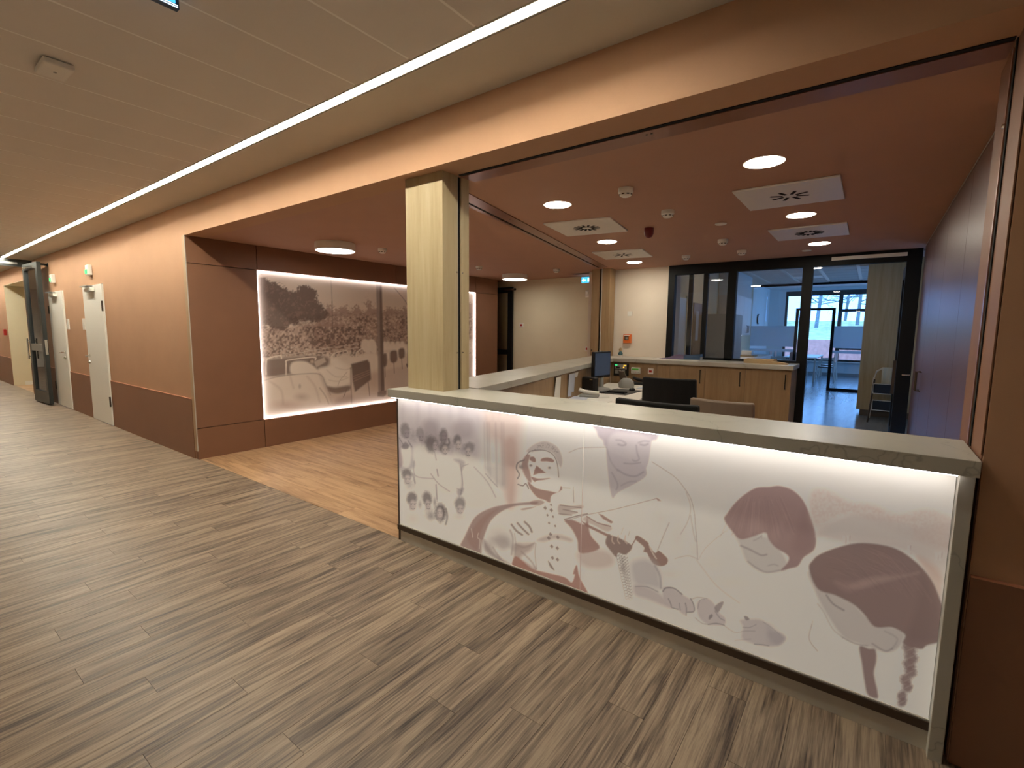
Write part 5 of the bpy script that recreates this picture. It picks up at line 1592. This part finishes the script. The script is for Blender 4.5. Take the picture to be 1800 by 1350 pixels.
for x, y, lab in ((-2.0, 9.6, 'round kitchen downlight seen through the left panes of the glazing'), (-0.2, 9.6, 'round kitchen downlight just past the doorway'), (-1.0, 11.6, 'round kitchen downlight farthest from the glazing')):
    d = thing('downlight', lab, 'ceiling light', (x, y, 2.80), group='round downlights in the kitchen ceiling')
    MB().lathe([(0.09, 0.002), (0.105, -0.003), (0.105, 0.002)], 0, 0, 0, 24).build('trim_ring', 'plastic', d, True)
    MB().lathe([(0.001, -0.004), (0.09, -0.004), (0.09, 0.0), (0.001, 0.0)], 0, 0, 0, 24).build('diffuser', glow('kitchen_lamp', (255, 236, 215), 30.0) if 'kitchen_lamp' not in bpy.data.materials else bpy.data.materials['kitchen_lamp'], d)
# door, notice board, tall fridge front on the left kitchen wall
dd = thing('door_5', 'white door in the left kitchen wall', 'door', (-2.77, 8.75, 0), kind='structure')
box('door_leaf', 'white', (-0.01, 0.02, -0.25, 0.25, 0.01, 2.1), dd)
box('frame', 'cream', (-0.01, 0.035, -0.30, -0.25, 0, 2.15), dd)
box('frame', 'cream', (-0.01, 0.035, 0.25, 0.30, 0, 2.15), dd)
nb = thing('notice_board', 'narrow wooden notice board with a white sheet in the kitchen', 'notice board', (-2.77, 9.75, 1.05))
box('board', 'oak_brown', (0.0, 0.02, -0.28, 0.28, 0.0, 1.0), nb)
box('sheet', 'paper_blue', (0.02, 0.022, -0.12, 0.06, 0.28, 0.85), nb)
rf = thing('tall_fridge_unit', 'tall grey-beige unit beside the kitchen wall cabinets', 'cabinet', (-2.50, 10.75, 0))
box('carcass', 'fabric_beige' if False else 'greyplastic', (-0.265, 0.25, -0.42, 0.42, 0.0, 1.86), rf)
box('door', 'greyplastic', (0.25, 0.27, -0.415, 0.415, 0.08, 1.85), rf)
for k_, (a, b) in enumerate(((11.30, 12.12), (12.125, 12.95))):
    o = thing('wall_cabinet', ('pale wall cabinet nearer the glazing over the kitchen counter', 'pale wall cabinet farther from the glazing over the kitchen counter')[k_], 'cabinet', (-2.59, (a+b)/2, 1.43), group='kitchen wall cabinets')
    h = (b-a)/2
    box('carcass', 'kitchen_white', (-0.175, 0.17, -h, h, 0, 0.87), o)
    for s in (-1, 1):
        d = box('cabinet_door', 'kitchen_white', (0.171, 0.19, min(s*0.003, s*(h-0.002)), max(s*0.003, s*(h-0.002)), 0.002, 0.868), o)
        MB().tube([(0.19, s*0.08, 0.06), (0.22, s*0.08, 0.06), (0.22, s*0.08, 0.22), (0.19, s*0.08, 0.22)], 0.008, 6).build('handle', 'darksteel', d)
struct(MB().box(-2.77, -2.42, 11.3, 12.95, 2.30, 2.812).build('wall_bulkhead', 'kitchen_wall'), 'pale bulkhead above the kitchen wall cabinets', 'wall')
for k_, (a, b) in enumerate(((11.3, 12.4), (12.4, 13.5), (13.5, 14.6))):
    o = thing('kitchen_base_unit', ('grey kitchen base unit nearest the glazing', 'middle grey kitchen base unit', 'grey kitchen base unit nearest the inner partition')[k_], 'cabinet', (-2.46, (a+b)/2, 0), group='kitchen base units')
    h = (b-a)/2
    box('carcass', 'kitchen_white', (-0.305, 0.28, -h+0.001, h-0.001, 0.1, 0.868), o)
    d = box('cabinet_door', 'kitchen_white', (0.281, 0.30, -h+0.003, h-0.003, 0.11, 0.865), o)
    MB().tube([(0.30, -0.1, 0.80), (0.33, -0.1, 0.80), (0.33, 0.1, 0.80), (0.30, 0.1, 0.80)], 0.007, 6).build('handle', 'darksteel', d)
    box('plinth', 'greyplastic', (-0.305, 0.25, -h+0.001, h-0.001, 0.0, 0.1), o)
tag(box('kitchen_worktop', 'plastic', (-2.768, -2.13, 11.29, 14.65, 0.87, 0.91), bevel=0.003), 'light kitchen worktop under the wall cabinets', 'worktop')
bk = thing('bread_tray', 'light wooden tray with bread packs on the kitchen worktop', 'tray', (-2.42, 13.0, 0.91))
box('tray', 'cardboard', (-0.17, 0.17, -0.25, 0.25, 0, 0.03), bk)
box('pack', 'paper', (-0.12, 0.12, -0.2, 0.0, 0.03, 0.15), bk, bevel=0.02)
box('pack', 'paper', (-0.12, 0.12, 0.03, 0.2, 0.03, 0.10), bk, bevel=0.02)
tag(MB().lathe([(0.035, 0), (0.035, 0.17), (0.012, 0.2), (0.012, 0.24)], -2.5, 12.2, 0.91, 12).build('bottle', 'kitchen_wall', smooth=True), 'pale bottle on the kitchen worktop', 'bottle')
ul = MB().box(-2.6, -2.55, 11.6, 12.8, 1.42, 1.43)
tag(ul.build('cabinet_light', glow('under_cabinet_led', (255, 244, 232), 6.0)), 'slim light under the kitchen wall cabinets', 'light')

# tall oak cabinet, step stool
tcab = thing('tall_oak_cabinet', 'tall oak cabinet standing on a recessed plinth in the kitchen', 'cabinet', (0.35, 11.2, 0))
box('carcass', 'oak', (-0.49, 0.55, -0.40, 0.6, 0.12, 2.79), tcab)
box('plinth', 'fabric_beige', (-0.44, 0.55, -0.34, 0.6, 0, 0.12), tcab)
st = thing('step_stool', 'folding step stool with white frame and black treads against the oak cabinet', 'step stool', (0.28, 10.3, 0))
MB().tube([(-0.22, 0.12, 0.03), (-0.20, 0.25, 0.72), (-0.17, 0.30, 0.84), (-0.10, 0.32, 0.89), (0.10, 0.32, 0.89), (0.17, 0.30, 0.84), (0.20, 0.25, 0.72), (0.22, 0.12, 0.03)], 0.014, 10).build('frame', 'plastic', st, True)
for s in (-1, 1):
    MB().tube([(s*0.24, -0.25, 0.0), (s*0.19, 0.20, 0.70)], 0.013, 8).build('leg', 'darksteel', st, True)
for z, y0 in ((0.22, -0.22), (0.48, 0.0)):
    tr_ = box('tread', 'blackplastic', (-0.19, 0.19, y0, y0+0.17, z, z+0.16), st, bevel=0.012)
    MB().tube([(-0.20, y0-0.006, z), (-0.20, y0-0.006, z+0.165), (0.20, y0-0.006, z+0.165), (0.20, y0-0.006, z), (-0.20, y0-0.006, z)], 0.007, 6).build('tread_rim', 'plastic', tr_)
tw = MB()
n = 8
for side in (0, 1):
    for j in range(6):
        z = 0.915-0.43*j/5
        for i in range(n):
            u = i/(n-1)
            tw.v.append((-0.10+0.15*u*(1-0.15*j/5)+0.01*j/5, 10.585-10.3-0.015*math.sin(u*9+j*0.3)-(0.03 if side else 0.0)-0.02*(1 if j else 0), z-(0.04*math.sin(math.pi*u) if j == 5 else 0)))
mt = 6*n
for j in range(5):
    for i in range(n-1):
        a = j*n+i
        tw.f += [(a, a+1, a+n+1, a+n), (mt+a+1, mt+a, mt+a+n, mt+a+n+1)]
for i in range(n-1):
    tw.f += [(i+1, i, mt+i, mt+i+1), (5*n+i, 5*n+i+1, mt+5*n+i+1, mt+5*n+i)]
for j in range(5):
    tw.f += [(j*n, (j+1)*n, mt+(j+1)*n, mt+j*n), ((j+1)*n+n-1, j*n+n-1, mt+j*n+n-1, mt+(j+1)*n+n-1)]
o = tw.build('kitchen_towel', 'towel', smooth=True, origin=(0, 0, 0))
o.location = (0.28, 10.3, 0)
tag(o, 'cream towel hanging over the step stool', 'towel')

# inner glass partition
gp2 = thing('window_2', 'inner glass partition with frosted band and black door frame', 'window', (0, 15.05, 0), kind='structure')
for x0, x1, z0, z1 in ((-2.77, 2.4, 2.75, 2.812), (-1.69, -1.62, 0.0, 2.15), (-0.87, -0.80, 0, 2.15), (-1.62, -0.87, 2.09, 2.15), (-0.80, 2.4, 0.0, 0.07), (-2.77, -1.69, 0, 0.07)):
    box('frame_bar', 'black', (x0, x1, -0.03, 0.03, z0, z1), gp2)
for x0, x1, z0, z1, m in ((-2.77, -2.41, 0.07, 2.75, 'glass'), (-2.405, -1.69, 0.07, 2.75, 'glass'), (-1.69, -0.80, 2.15, 2.75, 'glass'), (-0.80, 0.30, 0.07, 2.75, 'glass'), (0.305, 2.4, 0.07, 2.75, 'glass')):
    box('glass_pane', m, (x0, x1, -0.004, 0.004, z0, z1), gp2)
for x0, x1 in ((-2.77, -1.69), (-0.80, 2.4)):
    box('frosted_band', 'frost', (x0, x1, -0.007, -0.005, 1.12, 1.68), gp2)
    box('frosted_line', 'frost', (x0, x1, -0.007, -0.005, 0.98, 1.05), gp2)

dm = MB().box(-3.4, -3.2, 15.05, 20.7, 0, 3.1).box(2.4, 2.6, 15.05, 15.8, 0, 3.1).box(2.4, 2.6, 20.2, 20.7, 0, 3.1).box(2.4, 2.6, 15.8, 20.2, 0, 0.5).box(2.4, 2.6, 15.8, 20.2, 2.7, 3.1).box(-3.4, -2.66, 20.5, 20.7, 0, 3.1).box(2.25, 2.6, 20.5, 20.7, 0, 3.1)
dm.box(-2.66, 2.25, 20.5, 20.7, 0, 0.50).box(-2.66, 2.25, 20.5, 20.7, 3.0, 3.1).box(-3.4, -2.77, 15.05, 15.15, 0, 3.1).box(-3.4, 2.6, 15.1, 15.2, 2.815, 3.1)
dw = struct(dm.build('wall_dining', 'kitchen_wall', origin=(0, 0, 0)), 'pale dining room walls beyond the inner partition', 'wall')
box('skirting', 'greyplastic', (-3.2, 2.4, 20.485, 20.5, 0, 0.10), dw)
struct(box('ceiling_dining', 'white', (-3.4, 2.6, 15.1, 20.7, 3.1, 3.2)), 'pale dining room ceiling', 'ceiling')
wd = thing('window_3', 'wide dark framed dining room window looking out on bare trees', 'window', (0, 20.55, 0), kind='structure')
for x0, x1, z0, z1 in ((-2.66, 2.25, 2.83, 3.0), (-2.66, 2.25, 0.50, 0.57), (-2.66, -2.58, 0.57, 2.83), (-1.02, -0.90, 0.57, 2.83), (0.66, 0.78, 0.57, 2.83), (2.17, 2.25, 0.57, 2.83), (-0.90, 0.66, 2.24, 2.34), (-0.90, 0.66, 0.92, 0.98)):
    box('frame_bar', 'blackdoor', (x0, x1, -0.05, 0.05, z0, z1), wd)
for x0, x1 in ((-2.58, -1.02), (-0.90, 0.66), (0.78, 2.17)):
    box('glass_pane', 'glass', (x0, x1, -0.004, 0.004, 0.57, 2.83), wd)
box('sill', 'white', (-2.7, 2.3, -0.16, -0.05, 0.47, 0.50), wd)
for n_, y0, y1, z0, z1 in ((4, 15.8, 20.2, 0.5, 2.7), (5, 11.9, 14.5, 0.8, 2.4)):  # side windows out of view, added to brighten both rooms with daylight
    ws = thing('window_%d' % n_, 'unseen dark framed side window added to bring daylight into the %s' % ('dining room' if n_ == 4 else 'kitchen'), 'window', (2.5, (y0+y1)/2, z0), kind='structure')
    hh = (y1-y0)/2
    for a0, a1, b0, b1 in ((-hh, hh, 0, 0.06), (-hh, hh, z1-z0-0.06, z1-z0), (-hh, -hh+0.06, 0.06, z1-z0-0.06), (hh-0.06, hh, 0.06, z1-z0-0.06), (-0.04, 0.04, 0.06, z1-z0-0.06)):
        box('frame_bar', 'blackdoor', (-0.05, 0.05, a0, a1, b0, b1), ws)
    for a0, a1 in ((-hh+0.06, -0.04), (0.04, hh-0.06)):
        box('glass_pane', 'glass', (-0.004, 0.004, a0, a1, 0.06, z1-z0-0.06), ws)
pd = thing('towel_dispenser', 'box shaped paper towel dispenser on the dining room wall', 'dispenser', (-3.2, 16.6, 1.62))
box('body', 'kitchen_white', (0, 0.13, -0.2, 0.2, 0, 0.45), pd, bevel=0.01)
box('dark_side', 'black', (0.0, 0.128, -0.204, -0.2, 0.0, 0.45), pd)
ck = thing('wall_clock', 'round wall clock with dark rim in the dining room', 'clock', (-3.2, 18.4, 1.95))
MB().lathe([(0.17, 0), (0.17, 0.04), (0.15, 0.045)], 0, 0, 0, 28, 'x').build('rim', 'black', ck, True)
MB().lathe([(0.001, 0.046), (0.15, 0.046), (0.15, 0.04), (0.001, 0.04)], 0, 0, 0, 28, 'x').build('dial', 'paper', ck)

tb = thing('dining_table', 'pale dining table with metal legs by the big window', 'table', (-1.75, 18.6, 0))
box('table_top', 'plastic', (-0.45, 0.45, -1.3, 1.3, 0.72, 0.75), tb, bevel=0.005)
for lx in (-0.40, 0.40):
    for ly in (-1.25, 1.25):
        box('leg', 'steel', (lx-0.025, lx+0.025, ly-0.025, ly+0.025, 0, 0.72), tb)


def dining_chair(label, loc, rz):
    c = thing('dining_chair', label, 'chair', loc, rz, group='metal framed dining chairs')
    box('seat', 'darksteel', (-0.22, 0.22, -0.21, 0.21, 0.44, 0.47), c, bevel=0.012)
    box('backrest', 'brick', (-0.21, 0.21, -0.25, -0.225, 0.60, 0.92), c, bevel=0.01)
    for s in (-1, 1):
        MB().tube([(s*0.22, -0.27, 0.0), (s*0.22, -0.21, 0.45), (s*0.215, -0.235, 0.90)], 0.013, 8).build('leg', 'steel', c, True)
        MB().tube([(s*0.22, 0.25, 0.0), (s*0.22, 0.19, 0.45), (s*0.23, 0.17, 0.66), (s*0.23, -0.22, 0.68)], 0.013, 8).build('leg', 'steel', c, True)


for lab, loc, rz in (('dining chair with reddish back at the right near end of the table', (-1.10, 17.8, 0), math.pi/2), ('dining chair with reddish back at the right far end of the table', (-1.10, 18.9, 0), math.pi/2),
                     ('dining chair at the left near end of the table', (-2.42, 17.9, 0), -math.pi/2), ('dining chair at the left far end of the table', (-2.42, 18.9, 0), -math.pi/2), ('dining chair at the near head of the table', (-1.75, 17.05, 0), 0.0)):
    dining_chair(lab, loc, rz)
for x, y, lab in ((-1.8, 18.0, 'clear glass standing on the dining table'),):
    tag(MB().lathe([(0.04, 0), (0.045, 0.14), (0.042, 0.14), (0.037, 0.01)], x, y, 0.75, 14).build('drinking_glass', 'kitchen_wall', smooth=True), lab, 'glass')

# ------------------------------------------------------------------ garden
gr = MB()
gr.v = [(-60, 26.36, 1.2), (40, 26.36, 1.2), (40, 34, 2.2), (-60, 34, 2.2), (40, 70, 2.4), (-60, 70, 2.4)]
gr.f = [(0, 1, 2, 3), (3, 2, 4, 5)]
tag(gr.build('lawn', 'grass'), 'dry grass bank rising behind the brick terrace wall', 'lawn', kind='stuff')
tag(MB().box(-60, 40, 20.7, 26, -0.2, 0.0).build('terrace', 'brick'), 'reddish paved terrace outside the window', 'terrace', kind='structure')
tag(MB().box(-60, 40, 26, 26.35, 0, 1.2).build('garden_wall', 'brick'), 'low reddish brick garden wall below the grass bank', 'wall', kind='structure')


def tree(x, y, h, seed, label):
    rng = random.Random(seed)
    t = thing('bare_tree', label, 'tree', (x, y, 1.75), group='bare trees beyond the dining room window')
    tk = MB().tube([(0, 0, 0), (rng.uniform(-.2, .2), 0, h*0.4), (rng.uniform(-.4, .4), 0, h*0.75), (rng.uniform(-.6, .6), 0, h)], 0.09, 7, 0.02)
    tk.build('trunk', 'bark', t)
    b = MB()

    def grow(p, d, l, r, k):
        e = p+d*l
        mid = p+d*l*0.5+Vector((rng.uniform(-.1, .1), rng.uniform(-.1, .1), rng.uniform(-.05, .1)))*l
        b.tube([p, mid, e], r, 5, r*0.5)
        if k:
            for _ in range(3):
                nd = (d+Vector((rng.uniform(-.9, .9), rng.uniform(-.7, .7), rng.uniform(-.5, .6)))).normalized()
                grow(p+d*l*rng.uniform(.4, 1), nd, l*rng.uniform(.45, .75), r*0.5, k-1)
    for _ in range(14):
        z = rng.uniform(0.12, 0.95)*h
        a = rng.uniform(0, 6.28)
        grow(Vector((0, 0, z)), Vector((math.cos(a), math.sin(a)*0.6, rng.uniform(-.1, .5))).normalized(), rng.uniform(1.2, 2.4), 0.032, 3)
    b.build('branches', 'bark', t)


for k_, (x, y, h) in enumerate(((-4.6, 31, 7), (-3.3, 36, 8), (-2.4, 30, 7), (-1.5, 38, 9), (-0.7, 32, 7), (0.4, 37, 8), (1.6, 31, 7))):
    tree(x, y, h, 20+k_, ('bare tree far left outside the window', 'bare tree second from the left outside', 'bare slim tree third from the left outside', 'bare tree in the middle outside the window', 'bare tree fifth from the left outside', 'bare tree second from the right outside', 'bare tree far right outside the window')[k_])
